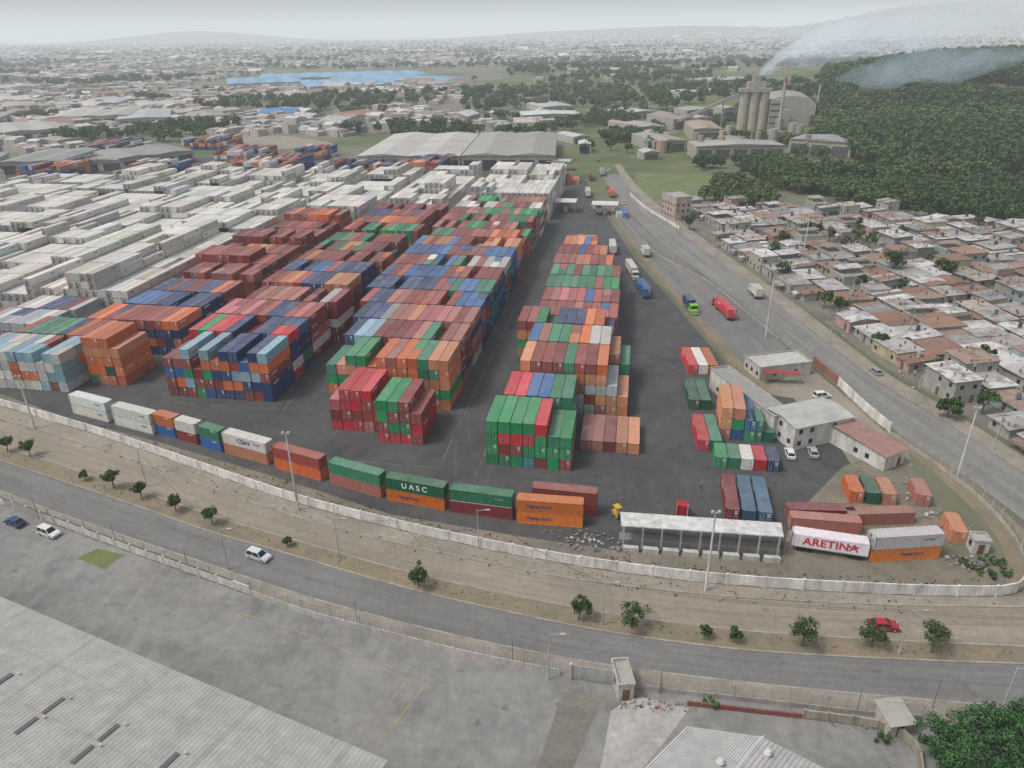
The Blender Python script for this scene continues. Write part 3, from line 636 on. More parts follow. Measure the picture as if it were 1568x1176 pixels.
debris('debris_pile',[(870,822),(900,828),(920,822),(945,840),(880,835)],130,1.8,.4,DC)
debris('debris_pile',[(990,1075),(1010,1080),(1040,1082),(965,1080)],60,1.0,.3,DC+[(.5,.05,.05)])
debris('debris_pile',[(1400,760),(1430,790),(1460,810),(1480,860),(1500,870),(1390,740)],140,1.5,.5,DC)
debris('debris_pile',[(1290,1100),(1330,1112),(1360,1120)],50,1.5,.35,DC)
debris('roadside_rubble',[(500+i*38,792+i*6.5+8) for i in range(14)],140,2.5,.2,DC)
def bigshed(name,A,B,depth,h,rc,wc=(.5,.5,.48),rise=3,spans=1,front=None,z=0):
    a,al,L=frame(A,B); m=MB(); m.box(0,L,.5,depth,0,h,wc,0); sp=L/spans
    for s in range(spans):
        x0=s*sp;x1=x0+sp; k=U(.88,1.06); c=[q*k for q in rc]; n=8
        for i in range(n):
            y0=-.5+(depth+1)*i/n;y1=-.5+(depth+1)*(i+1)/n; k=U(.9,1.05); cc=[q*k for q in c]
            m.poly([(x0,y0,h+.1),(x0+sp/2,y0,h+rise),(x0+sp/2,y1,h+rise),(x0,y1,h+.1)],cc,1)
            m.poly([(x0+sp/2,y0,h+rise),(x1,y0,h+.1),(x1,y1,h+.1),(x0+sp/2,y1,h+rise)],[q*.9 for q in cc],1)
        for y in(-.4,depth+.4): m.poly([(x0,y,h+.1),(x1,y,h+.1),(x0+sp/2,y,h+rise)],wc,0)
    if front:
        n=max(1,int(L/12))
        for i in range(n): m.box((i+.12)*L/n,(i+.88)*L/n,.42,.5,.1,h*.72,front,2)
    return m.obj(name,BM2,(a.x,a.y,z),al)
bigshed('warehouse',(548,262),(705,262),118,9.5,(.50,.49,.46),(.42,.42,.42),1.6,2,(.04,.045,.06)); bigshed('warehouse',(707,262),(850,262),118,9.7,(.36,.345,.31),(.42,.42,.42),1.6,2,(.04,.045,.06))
def canopy(A,w,d,h,rc=(.66,.66,.64)):
    a=G(*A); m=MB(); m.box(0,w,0,d,h,h+.4,rc)
    for x in(.4,w/2,w-.6):
        for y in(.4,d-.6): m.box(x,x+.2,y,y+.2,0,h,(.4,.4,.4))
    m.box(w/2-1,w/2+1,d/2-1,d/2+1,0,2.4,(.6,.6,.58)); m.obj('gate_canopy',['wall'],(a.x,a.y,0),-TH)
canopy((848,326),11,9,5.2); canopy((905,330),13,9,5); canopy((836,262),16,10,6,(.5,.5,.5))
for args in [((0,268),(95,266),60,8,(.33,.33,.32),2),((120,262),(190,262),50,7,(.36,.35,.33),1),((185,262),(300,248),50,8,(.30,.30,.29),2),((-160,285),(-20,276),70,8,(.36,.36,.35),2),
   ((10,218),(110,210),90,8,(.42,.41,.39),2),((75,195),(200,190),110,9,(.48,.46,.40),3),((180,196),(262,192),110,8,(.5,.5,.5),1),((-120,205),(-10,200),100,9,(.4,.38,.36),2),
   ((395,187),(455,185),60,8,(.05,.20,.48),1),((-200,180),(-60,172),140,8,(.45,.45,.43),3),((300,226),(330,222),20,5,(.3,.3,.3),1),((5,175),(60,172),80,8,(.42,.36,.3),1),((215,172),(290,168),70,7,(.45,.44,.42),2),((300,190),(350,187),60,7,(.38,.37,.36),1),((110,170),(180,168),80,8,(.5,.5,.49),2),
   ((800,188),(890,186),40,7,(.6,.6,.58),1),((830,176),(880,174),60,8,(.55,.55,.53),1),((885,236),(905,236),20,7,(.6,.6,.58),1),((878,222),(903,220),30,6,(.5,.5,.48),1)]:
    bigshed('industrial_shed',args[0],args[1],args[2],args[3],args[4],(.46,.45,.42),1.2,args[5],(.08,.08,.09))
for (A,B,dp,sp) in(((350,138),(470,134),190,4),((474,143),(700,135),190,7),((652,134),(742,127),420,3),((395,129),(660,122),200,8)):
    bigshed('blue_roof_shed',A,B,dp,9,(.20,.40,.60),(.5,.52,.54),1.5,sp)
strip('access_road',[(300,275),(335,235),(350,205),(372,170),(380,150)],[(345,275),(362,235),(368,205),(384,170),(388,150)],.03,'sidewalk')
strip('access_road',[(500,236),(512,205),(510,180),(500,165),(470,158)],[(524,236),(524,205),(518,180),(506,163),(474,155)],.03,'sidewalk')
sheet('dry_field',[(522,200),(516,166),(640,168),(700,186),(690,203),(600,203)],.06,'drysoil')
sheet('paved_lot',[(345,232),(372,185),(500,178),(510,225)],.05,'sidewalk')
# ------------------------------------------------------------ cement works
def plant():
    p=G(1148,208); zc=hz(p.x,p.y); m=MB(); cr=(.44,.40,.32)
    for i in range(3): m.cyl((-8+i*8,0,0),(-8+i*8,0,30),4.1,4.1,20,[q*U(.92,1.05) for q in cr])
    m.box(-13,13,-4.5,5,30,33,(.36,.34,.30)); m.box(-7,8,-3.5,4,33,38,(.40,.38,.33)); m.box(-3,3,-3,3,38,43,(.36,.35,.31)); m.box(-.4,.4,-.4,.4,43,50,(.4,.4,.4))
    m.box(13,21,-5,6,0,24,(.34,.33,.30)); m.box(21.2,30,-4,8,0,16,(.38,.36,.31))
    for z in(5,10,15,20): m.box(13.2,20.8,-5.1,-5,z,z+1.2,(.06,.06,.07),2)
    m.hexa([(-62,-2,6),(-13,-1,27),(-13,2,27),(-62,1,6)],[(-62,-2,8.5),(-13,-1,29.5),(-13,2,29.5),(-62,1,8.5)],(.33,.32,.30))
    for x in(-25,-38,-50): m.box(x-.5,x+.5,-.5,.5,0,8.5+(x+62)*.42,(.3,.3,.3))
    m.obj('cement_silos',BM2,(p.x,p.y,zc),-.1)
    m=MB(); n=10; L=70
    for i in range(n):
        t0=math.pi*i/n;t1=math.pi*(i+1)/n; g=U(.27,.33)
        m.poly([(-20*math.cos(t0),0,7*math.sin(t0)+17),(-20*math.cos(t1),0,7*math.sin(t1)+17),(-20*math.cos(t1),L,7*math.sin(t1)+17),(-20*math.cos(t0),L,7*math.sin(t0)+17)],(g,g,g*.95),0)
    m.poly([(-20,0,0),(20,0,0)]+[(20*math.cos(math.pi*i/n),0,7*math.sin(math.pi*i/n)+17) for i in range(n+1)],(.36,.35,.31),0)
    m.poly([(-20,0,0),(-20,L,0),(-20,L,17),(-20,0,17)],(.34,.33,.3),0); m.poly([(20,0,0),(20,L,0),(20,L,17),(20,0,17)],(.3,.3,.28),0)
    for k in range(7): m.box(-20.3,-20,k*10+2,k*10+3,0,17,(.28,.27,.25),0)
    q=G(1205,206); m.obj('vaulted_store',['wall'],(q.x,q.y,hz(q.x,q.y)),-.25)
    q=G(1190,215); m=MB(); m.cyl((0,0,0),(0,0,44),1.6,1.0,12,(.4,.38,.35)); m.cyl((0,0,40),(0,0,43),1.25,1.2,12,(.4,.1,.08)); m.obj('chimney',['wall'],(q.x,q.y,hz(q.x,q.y)))
plant()
for args in [((1060,222),(1105,222),60,10,(.36,.29,.21)),((1000,236),(1050,234),50,8,(.34,.32,.29)),((1065,246),(1200,244),26,9,(.38,.37,.35)),((1205,238),(1300,246),30,10,(.33,.33,.33)),
   ((975,212),(1020,210),40,7,(.42,.40,.37)),((1030,205),(1065,203),50,9,(.33,.25,.2)),((1240,222),(1290,226),30,8,(.35,.35,.35)),((962,190),(1005,187),40,7,(.52,.51,.48)),((1050,192),(1100,190),30,8,(.36,.34,.31)),((1090,150),(1180,146),60,9,(.42,.41,.39)),((1040,165),(1130,160),40,7,(.44,.42,.39)),
   ((1110,234),(1150,233),22,7,(.3,.28,.25)),((1000,222),(1030,221),30,6,(.45,.3,.22)),((1060,203),(1090,202),24,8,(.4,.39,.36)),((1105,198),(1130,197),20,12,(.42,.39,.33)),((1015,195),(1040,194),26,7,(.3,.29,.28)),((985,246),(1010,245),14,5,(.5,.49,.46)),((1180,228),(1200,228),18,9,(.32,.31,.28)),((960,205),(972,204),30,6,(.4,.3,.25))]:
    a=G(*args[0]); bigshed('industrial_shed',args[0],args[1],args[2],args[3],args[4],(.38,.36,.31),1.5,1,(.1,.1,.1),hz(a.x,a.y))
m=MB()
for _ in range(26):
    p=G(U(985,1290),U(205,240)); z=hz(p.x,p.y); r=U(1.5,4); h=U(4,14); m.cyl((p.x,p.y,z-1),(p.x,p.y,z+h),r,r,12,random.choice([(.4,.38,.34),(.3,.29,.27),(.45,.3,.22)]))
m.obj('storage_tanks',['wall'])
# ------------------------------------------------------------ houses right of the road
def inpoly(x,y,P):
    c=False;j=len(P)-1
    for i in range(len(P)):
        if (P[i][1]>y)!=(P[j][1]>y) and x<(P[j][0]-P[i][0])*(y-P[i][1])/(P[j][1]-P[i][1])+P[i][0]: c=not c
        j=i
    return c
HP=[G(*p) for p in[(1012,318),(1090,312),(1200,322),(1330,322),(1450,335),(1568,348),(1750,420),(1900,760),(1790,800),(1600,708),(1520,662),(1440,612),(1365,570),(1305,526),(1230,468),(1165,421),(1105,379),(1053,342)]]
HP=[(p.x,p.y) for p in HP]
FP=[(G(*p).x,G(*p).y) for p in[(980,308),(968,268),(980,248),(1060,256),(1104,274),(1088,304),(1030,314)]]
da=G(1105,386);db=G(1440,620); hd=(db-da).normalized(); hn=Vector((-hd.y,hd.x,0))
if hn.x<0: hn=-hn
RC=[(.48,.48,.47),(.40,.40,.39),(.58,.58,.57),(.33,.325,.31),(.29,.21,.17),(.27,.15,.11),(.36,.33,.30),(.52,.51,.49),(.44,.44,.44),(.32,.19,.135),(.38,.38,.37),(.50,.50,.51),(.25,.25,.25),(.42,.38,.33),(.30,.22,.18),(.5,.5,.5)]
WCS=[(.38,.37,.34),(.42,.39,.34),(.32,.31,.29),(.45,.30,.25),(.36,.36,.35),(.45,.40,.26),(.28,.36,.38),(.26,.25,.23),(.30,.29,.27)]
treepts=[]; junk=[]
al=math.atan2(hd.y,hd.x); flip=Vector((-math.sin(al),math.cos(al),0)).dot(hn)<0
for r in range(0,36):
    off=3+r*9.6+(r//2)*2.6; s=-140-U(0,5)
    while s<330:
        w=U(5,11.5); o=da+hd*s+hn*(off+U(-1.1,1.1)); c=o+hd*w/2+hn*4
        s+=w+(U(.1,.7) if R()<.7 else U(1.5,4))
        if not inpoly(c.x,c.y,HP) or not inpoly(o.x,o.y,HP): continue
        if R()<.3: junk.append((o.x,o.y))
        if R()<.14: treepts.append((c.x,c.y,U(4,9))); continue
        two=R()<.17; h=U(2.4,3.5)*(1.85 if two else 1); dp=U(6,10.2)
        kind=random.choice(['gable','shed','shed','shed','shed','flat' if R()<.6 else 'shed'])
        m=MB(); wc=random.choice(WCS); m.box(0,w,0,dp,0,h,wc,0); openings(m,w,dp,h,3.0)
        rc=random.choice(RC); addroof(m,w,dp,h,kind,rc if kind!='flat' else (.34,.33,.31),U(.3,.9)*(1 if R()<.7 else .4),U(.2,.6),random.choice([1,2,3,4]))
        if kind=='flat':
            for x in(.2,w-.2):
                for y in(.2,dp-.2): m.cyl((x,y,h),(x,y,h+1.4),.05,.05,4,(.25,.15,.1),0)
            if R()<.6: m.hexa([(.3,.3,h+1.9),(w*.6,.3,h+1.9),(w*.6,dp-.3,h+2.3),(.3,dp-.3,h+2.3)],[(.3,.3,h+1.95),(w*.6,.3,h+1.95),(w*.6,dp-.3,h+2.35),(.3,dp-.3,h+2.35)],random.choice(RC),1)
        if R()<.3: m.cyl((w*.5,dp*.5,h+.5),(w*.5,dp*.5,h+1.9),.55,.5,10,random.choice([(.05,.06,.08),(.1,.15,.25),(.4,.4,.4)]),0)
        if R()<.5:
            x0=U(0,w*.5); x1=x0+U(2,w*.5); m.hexa([(x0,-2.4,2.05),(x1,-2.4,2.05),(x1,-.5,2.3),(x0,-.5,2.3)],[(x0,-2.4,2.1),(x1,-2.4,2.1),(x1,-.5,2.35),(x0,-.5,2.35)],random.choice(RC),1)
            for x in(x0+.1,x1-.1): m.cyl((x,-2.3,0),(x,-2.3,2.05),.05,.05,4,(.3,.25,.2),0)
        if kind!='flat':
            for _ in range(random.randint(0,5)):
                x=U(0,w);y=U(0,dp); hh=h+1.0; m.box(x,x+U(.2,.5),y,y+U(.2,.5),h+.1,hh+.05,random.choice([(.3,.28,.25),(.2,.15,.12)]),0)
        rot=al+U(-.07,.07); px,py=o.x,o.y
        if flip: e=o+hd*w; px,py=e.x,e.y; rot+=math.pi
        m.obj('house',BM,(px,py,0),rot)
debris('backyard_clutter',junk,500,2.2,.6,DC,True)
sheet('dirt_lanes',[(1012,318),(1090,306),(1200,312),(1330,312),(1450,325),(1568,335),(1800,410),(1900,700),(1600,708),(1520,662),(1440,612),(1365,570),(1305,526),(1230,468),(1165,421),(1105,379),(1053,342)],.012,'lanes')
# ------------------------------------------------------------ vegetation
def rs():
    while True:
        p=Vector((U(-1,1),U(-1,1),U(-1,1)))
        if p.length<=1: return p
def crown(m,cen,Rv,nc,nl,size,base,mi=0):
    mr=min(Rv)
    for _ in range(nc):
        d=rs().normalized(); d.z=d.z*.8+.1; k=U(.3,.85)
        p0=cen+Vector((d.x*Rv[0],d.y*Rv[1],d.z*Rv[2]))*k; cr=mr*U(.28,.5); sh=U(.6,1.35)
        for _ in range(nl):
            q=rs(); p=p0+q*cr; n=(q.normalized()+rs()*.8).normalized(); a=n.orthogonal().normalized(); a.rotate(Quaternion(n,U(0,6.28))); b=n.cross(a); s=size*U(.6,1.3)
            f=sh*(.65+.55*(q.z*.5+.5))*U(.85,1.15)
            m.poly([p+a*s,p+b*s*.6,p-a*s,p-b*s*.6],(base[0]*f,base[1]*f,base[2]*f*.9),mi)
def tree(name,loc,h,w,base=(.05,.095,.022),nc=16,nl=60,leaf=.2,z=0):
    m=MB(); th=h*.38; lean=Vector((U(-.2,.2),U(-.2,.2),0)); br=(.13,.10,.075)
    top=Vector((0,0,th))+lean; m.cyl((0,0,0),top,.035*h,.022*h,7,br,1)
    for i in range(6):
        a=i*1.05+U(0,.6); e=top+Vector((math.cos(a)*w*.32,math.sin(a)*w*.32,h*U(.15,.42))); m.cyl(top-Vector((0,0,th*.2*R())),e,.014*h,.005*h,5,br,1)
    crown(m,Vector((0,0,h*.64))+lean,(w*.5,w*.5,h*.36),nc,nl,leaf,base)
    return m.obj(name,['leaf','bark'],(loc[0],loc[1],z),U(0,6))
for (u,v,h,w) in[(12,692,3.8,3.6),(47,700,4.0,3.8),(132,737,2.4,2.2),(175,748,4.4,4.0),(218,765,4.2,3.6),(270,784,3.8,3.2),(326,804,3.8,3.2),(441,838,2.0,1.8),(641,898,4.4,4.8),(886,950,4.6,4.2),(967,962,5.0,5.8),(1077,980,2.4,2.2),(1120,984,2.8,2.4),(1228,990,5.6,5.6),(1334,992,4.2,4.6),(1425,1000,5.0,6.2)]:
    p=G(u,v); tree('street_tree',p,h,w,nc=20,nl=70,leaf=.17,z=.14)
for (u,v,h,w) in[(1440,1180,7,9),(1500,1165,8,10),(1560,1150,7,9),(1480,1230,8,10),(1570,1220,9,11)]:
    p=G(u,v); tree('leafy_tree',p,h,w,(.045,.115,.04),44,150,.17)
for (u,v) in[(1495,875),(1520,885),(1540,880),(1480,868),(1510,862),(1530,865),(1090,1082),(1350,1135)]:
    p=G(u,v); m=MB(); crown(m,Vector((0,0,.7)),(1.6,1.6,.9),8,45,.16,(.06,.12,.03)); m.obj('bush',['leaf'],p)
m=MB()
for i in range(330):
    t=U(0,1); u=-100+t*1650; vv=np.interp(u,[w[0] for w in W],[w[1] for w in W])-U(8,26); p=G(u,vv)
    if i%3==0: vv+=34; p=G(u,vv)
    crown(m,Vector((p.x,p.y,.15)),(.8,.6,.25),2,9,.12,(.075,.095,.035))
for i in range(160):
    u=U(0,1560); v=(np.interp(u,[w[0] for w in F2],[w[1] for w in F2])+np.interp(u,[w[0] for w in N1],[w[1] for w in N1]))/2+U(-6,6); p=G(u,v); crown(m,Vector((p.x,p.y,.2)),(.5,.4,.15),2,6,.09,(.085,.095,.04))
m.obj('weeds',['leaf'])
for x,y,h in treepts: tree('garden_tree',(x,y),h,h*U(.8,1.1),random.choice([(.045,.09,.024),(.055,.10,.026),(.07,.10,.03)]),12,34,.42)
for (u,v,h,w) in[(1365,425,11,12),(905,232,9,10),(893,236,8,9),(935,232,10,12),(925,220,11,12),(500,276,6,8),(960,236,9,10),(1055,352,7,7),(1445,425,7,9),(1450,640,5,6),(1495,560,6,8),(1345,535,5,6)]:
    tree('shade_tree',G(u,v),h,w,(.04,.08,.022),20,40,.5)
def unit(name,base,nc,nl,leaf,sq=1.0):
    m=MB(); m.cyl((0,0,0),(0,0,.35),.03,.02,5,(.12,.1,.07),1,False)
    crown(m,Vector((0,0,.55)),(.46,.46,.42*sq),nc,nl,leaf,base); return m.mesh(name,['leaf','bark'])
def mass(name,pts,me):
    v=[];f=[]
    for (x,y,z,s) in pts:
        a=U(0,6.28); k=len(v); h=s/2
        for i in range(4):
            t=a+i*math.pi/2+math.pi/4; v.append((x+math.cos(t)*h*1.4142,y+math.sin(t)*h*1.4142,z))
        f.append((k,k+1,k+2,k+3))
    mm=bpy.data.meshes.new(name); mm.from_pydata(v,[],f); o=put(name,mm); put('crown',me,parent=o)
    o.instance_type='FACES'; o.use_instance_faces_scale=True; o.instance_faces_scale=1; o.show_instancer_for_render=False; o.show_instancer_for_viewport=False
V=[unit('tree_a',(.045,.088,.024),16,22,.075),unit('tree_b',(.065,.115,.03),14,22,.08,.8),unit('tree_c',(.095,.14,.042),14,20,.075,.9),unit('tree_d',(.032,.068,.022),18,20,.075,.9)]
B_=[[],[],[],[]]
def nn(x,y,s,o=0): return noise.noise(Vector((x*s,y*s,o)))
def addt(x,y,s):
    z=hz(x,y)-.3; q=nn(x,y,.012,9)*1.2+U(-.28,.28)+.03; i=0 if q<-.12 else(3 if q<-.03 else(1 if q<.2 else 2)); B_[i].append((x,y,z,s))
cnt=0
while cnt<16000:
    x=U(120,1250); y=U(405,1350)
    if x<.40*y or x>y*.98: continue
    if inpoly(x,y,HP): continue
    q=nn(x,y,.012,2)
    if y<470 and q<.0 : continue
    if q>.36: continue
    cnt+=1; addt(x,y,U(7,17))
for _ in range(1500):
    x=U(60,330); y=U(400,800)
    q=nn(x,y,.018,7)
    if q<.02 or x>.42*y or x<.2*y-10: continue
    if 150<x<270 and 590<y<760 and q<.25: continue
    if not inpoly(x,y,HP) and not inpoly(x,y,FP): addt(x,y,U(6,11))
for p,n,r in(((1230,280),260,26),((1120,300),120,22),((1320,290),240,34),((1480,300),300,45),((1545,310),200,40),((1180,262),90,22),((950,215),60,16),((935,190),120,25),((1400,310),200,36),((1500,320),120,26)):
    c=G(*p)
    for _ in range(n):
        a=U(0,6.28);k=math.sqrt(R())*r; x=c.x+math.cos(a)*k;y=c.y+math.sin(a)*k*1.6
        if not inpoly(x,y,HP) and not inpoly(x,y,FP): addt(x,y,U(6,11))
for _ in range(16000):
    y=560*(16**(R()**.9)); x=U(-.85,.95)*y
    cx=x/y; green=(-.06<cx<.50 and 780<y<2600)
    q=nn(x,y,.0035 if y>900 else .008,5)+nn(x,y,.012,6)*.4
    if green:
        if q<-.22: continue
    else:
        if q<(.14 if y>1400 else .2): continue
    if y<1100 and -340<x<20 and y<640: continue
    if -600<x<0 and 1330<y<2000: continue
    pf=WY(Vector((x,y,0)))
    if -150<pf[0]<-10 and pf[1]<640: continue
    if 130<x<330 and 600<y<760: continue
    addt(x,y,U(8,13)+y/500)
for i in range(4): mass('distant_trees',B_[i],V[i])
# ------------------------------------------------------------ distant town
m=MB(); TC=[(.55,.54,.52),(.62,.61,.6),(.42,.41,.39),(.34,.32,.30),(.32,.24,.20),(.40,.33,.28),(.5,.47,.42),(.66,.66,.66),(.40,.42,.44),(.48,.47,.46),(.36,.22,.16)]
for _ in range(19000):
    y=600*(15.5**(R()**.85)); x=U(-.9,.95)*y; cx=x/y
    if -.06<cx<.46 and 760<y<2300 and R()<.93: continue
    if x>y*.3 and y<1700: continue
    if 40<x and y<780: continue
    if -600<x<30 and 1330<y<2100: continue
    pf=WY(Vector((x,y,0)))
    if -460<pf[0]<30 and pf[1]<650: continue
    if nn(x,y,.0035 if y>900 else .008,5)>.22: continue
    if nn(x,y,.01,1)>.35: continue
    s=U(7,12)*(1+y/3500)*(2.3 if R()<.05 else 1); w=s*U(.8,1.5); h=U(3,6)*(1+y/6000)*(1.6 if R()<.06 else 1); a=.3*round(nn(x,y,.0015,4)*6)+(1.57 if R()<.5 else 0)
    ca,sa=math.cos(a),math.sin(a); z=hz(x,y)-.5
    T=lambda px,py,pz:(x+px*ca-py*sa,y+px*sa+py*ca,z+pz)
    wc=random.choice([(.40,.38,.35),(.46,.44,.41),(.34,.32,.30),(.46,.41,.36)]); rc=random.choice(TC); l=s/2;q=w/2;k=len(m.v); rise=U(.3,1.4)*s/9
    m.v+= [T(-l,-q,0),T(l,-q,0),T(l,q,0),T(-l,q,0),T(-l,-q,h),T(l,-q,h),T(l,q,h),T(-l,q,h),T(0,-q,h+rise),T(0,q,h+rise)]
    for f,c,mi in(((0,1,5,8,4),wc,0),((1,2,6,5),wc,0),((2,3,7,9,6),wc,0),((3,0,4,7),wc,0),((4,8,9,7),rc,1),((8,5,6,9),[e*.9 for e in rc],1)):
        m.f.append(tuple(k+i for i in f)); m.c.append(c); m.m.append(mi)
m.obj('distant_town',BM)
# ------------------------------------------------------------ poles, lamps, wires
def pole(name,uv,h,r=.16,arms=1,col=(.5,.49,.46),z=0):
    p=G(*uv); m=MB(); m.cyl((0,0,0),(0,0,h),r,r*.55,8,col)
    if arms==1: m.cyl((0,0,h-.3),(1.6,-.4,h+.2),.05,.04,5,(.4,.4,.4)); m.box(1.4,2.2,-.6,-.3,h+.12,h+.26,(.45,.45,.45))
    elif arms==2:
        for s in(-1,1): m.box(s*.5-.22,s*.5+.22,-.25,.1,h-.1,h+.3,(.5,.5,.5))
        m.box(-.7,.7,-.05,.05,h-.22,h-.12,(.4,.4,.4))
    elif arms==3:
        for zz in(h-.5,h-1.5): m.box(-1.1,1.1,-.06,.06,zz,zz+.14,(.25,.2,.15))
        m.cyl((.35,0,h-3),(.35,0,h-2.1),.25,.25,8,(.4,.4,.42))
    m.obj(name,['wall'],(p.x,p.y,z))
for uv,h in(((457,782),17),((1080,905),15.5),((1465,732),16),((54,657),13.5),((1172,517),20),((1228,402),25)): pole('floodlight_pole',uv,h,.24,2,(.62,.61,.58))
pole('communications_mast',(1245,200),38,.7,2,(.6,.6,.6))
for uv in((520,856),(733,842),(922,958),(350,872),(1376,1003),(1530,1095),(840,1040),(225,745)): pole('street_lamp',uv,8.5,.12,1,(.45,.44,.41),.14)
for uv in((1427,1085),(1010,1062),(785,1020),(548,962),(180,838),(290,876),(1310,1094),(60,795)): pole('fence_lamp',uv,5.0,.08,0,(.2,.19,.18))
for uv in((1400,620),(1270,525),(1180,458),(1095,398),(1035,358),(1000,328),(1520,690),(1300,470),(1390,520),(1330,420),(1480,600),(972,300),(955,275),(1450,500),(1250,410),(1400,400)): pole('utility_pole',uv,10,.16,3,(.42,.41,.38))
def wires(P,h,offs=((0,0),),name='power_line'):
    m=MB(); pts=[G(*p)+Vector((0,0,h)) for p in P]
    for a,b in zip(pts,pts[1:]):
        for ox,oz in offs:
            pr=None
            for i in range(9):
                t=i/8; q=a+(b-a)*t+Vector((ox,0,oz-4*1.0*t*(1-t)))
                if pr is not None: m.cyl(pr,q,.025,.025,3,(.06,.06,.06),0,False)
                pr=q
    m.obj(name,['rubber'])
of=((-.9,0),(0,0),(.9,0))
wires([(225,745),(350,872)],8.4); wires([(1000,328),(1035,358),(1095,398),(1180,458),(1270,525),(1400,620),(1520,690),(1700,790)],9.4,of)
wires([(520,856),(733,842),(922,958),(1376,1003),(1800,1010)],8.4,((0,0),(.4,-.4)))
wires([(1376,1003),(1530,1095)],8.2); wires([(1300,470),(1390,520),(1480,600)],9.4,of)
# ------------------------------------------------------------ vehicles
def wheels(m,ys,x,r,w=.22,mi=2):
    for y in ys:
        for s in(-1,1): m.cyl((s*(x-w),y,r),(s*x,y,r),r,r,14,(.03,.03,.03),mi); m.cyl((s*(x-.0),y,r),(s*(x+.012),y,r),r*.55,r*.55,10,(.45,.45,.46),0)
def car(uv,uv2,col,kind='sedan',name='car'):
    a=G(*uv);b=G(*uv2); rz=math.atan2(b.y-a.y,b.x-a.x)-math.pi/2; m=MB(); w=.88; gl=(.02,.025,.03)
    m.prism([(-2.15,.3),(-2.18,.62),(-2.1,.92),(-1.7,.98),(.95,.98),(1.9,.84),(2.15,.66),(2.18,.32)],-w,w,col)
    y0,y1,t0,t1=(-1.85,1.05,-1.25,.25) if kind=='sedan' else ((-2.05,1.15,-1.85,.45) if kind=='suv' else (-.7,1.15,-.55,.5))
    zt=1.42 if kind=='sedan' else 1.68
    m.hexa([(-w+.04,y0,.975),(w-.04,y0,.975),(w-.04,y1,.975),(-w+.04,y1,.975)],[(-w+.22,t0,zt),(w-.22,t0,zt),(w-.22,t1,zt),(-w+.22,t1,zt)],gl,1)
    m.hexa([(-w+.2,t0-.05,zt-.02),(w-.2,t0-.05,zt-.02),(w-.2,t1+.05,zt-.02),(-w+.2,t1+.05,zt-.02)],[(-w+.27,t0,zt+.05),(w-.27,t0,zt+.05),(w-.27,t1-.05,zt+.05),(-w+.27,t1-.05,zt+.05)],col)
    for s in(-1,1):
        for yb,yt in((y0,t0),(y1,t1),((y0+y1)/2-.1,(t0+t1)/2)):
            m.hexa([(s*(w-.03),yb-.06,.97),(s*(w-.12),yb-.06,.97),(s*(w-.12),yb+.06,.97),(s*(w-.03),yb+.06,.97)],[(s*(w-.2),yt-.05,zt),(s*(w-.3),yt-.05,zt),(s*(w-.3),yt+.05,zt),(s*(w-.2),yt+.05,zt)],col)
        m.box(s*.62-.18,s*.62+.18,2.1,2.19,.6,.74,(.7,.7,.7)); m.box(s*.65-.16,s*.65+.16,-2.2,-2.12,.65,.85,(.4,.02,.02)); m.box(s*.98-.08,s*.98+.08,.75,.9,.95,1.08,col)
    if kind=='pickup':
        m.box(-w+.1,w-.1,-2.1,-.75,.985,.99,(.04,.04,.04))
        for x0,x1,ya,yb in((-w,-w+.1,-2.15,-.72),(w-.1,w,-2.15,-.72),(-w+.1,w-.1,-2.15,-2.08)): m.box(x0,x1,ya,yb,.99,1.2,col)
    wheels(m,(-1.35,1.35),w+.01,.33); m.box(-w+.1,w-.1,-1.9,1.9,.2,.31,(.03,.03,.03)); m.obj(name,['paint','glass','rubber'],(a.x,a.y,.03),rz)
car((24,803),(0,793),(.03,.07,.16),'sedan'); car((76,819),(110,831),(.7,.7,.7),'suv'); car((397,855),(430,866),(.6,.62,.63),'suv')
car((1352,962),(1420,965),(.40,.02,.03),'sedan'); car((1258,609),(1285,606),(.72,.72,.72),'suv','van'); car((1209,698),(1203,680),(.7,.7,.7),'sedan'); car((1244,696),(1238,680),(.4,.41,.42),'sedan')
car((932,262),(925,250),(.6,.6,.6),'sedan'); car((930,288),(922,275),(.5,.1,.1),'sedan'); car((916,248),(910,238),(.2,.2,.22),'suv'); car((955,312),(948,302),(.7,.7,.7),'pickup'); car((1340,572),(1310,548),(.3,.3,.32),'sedan')
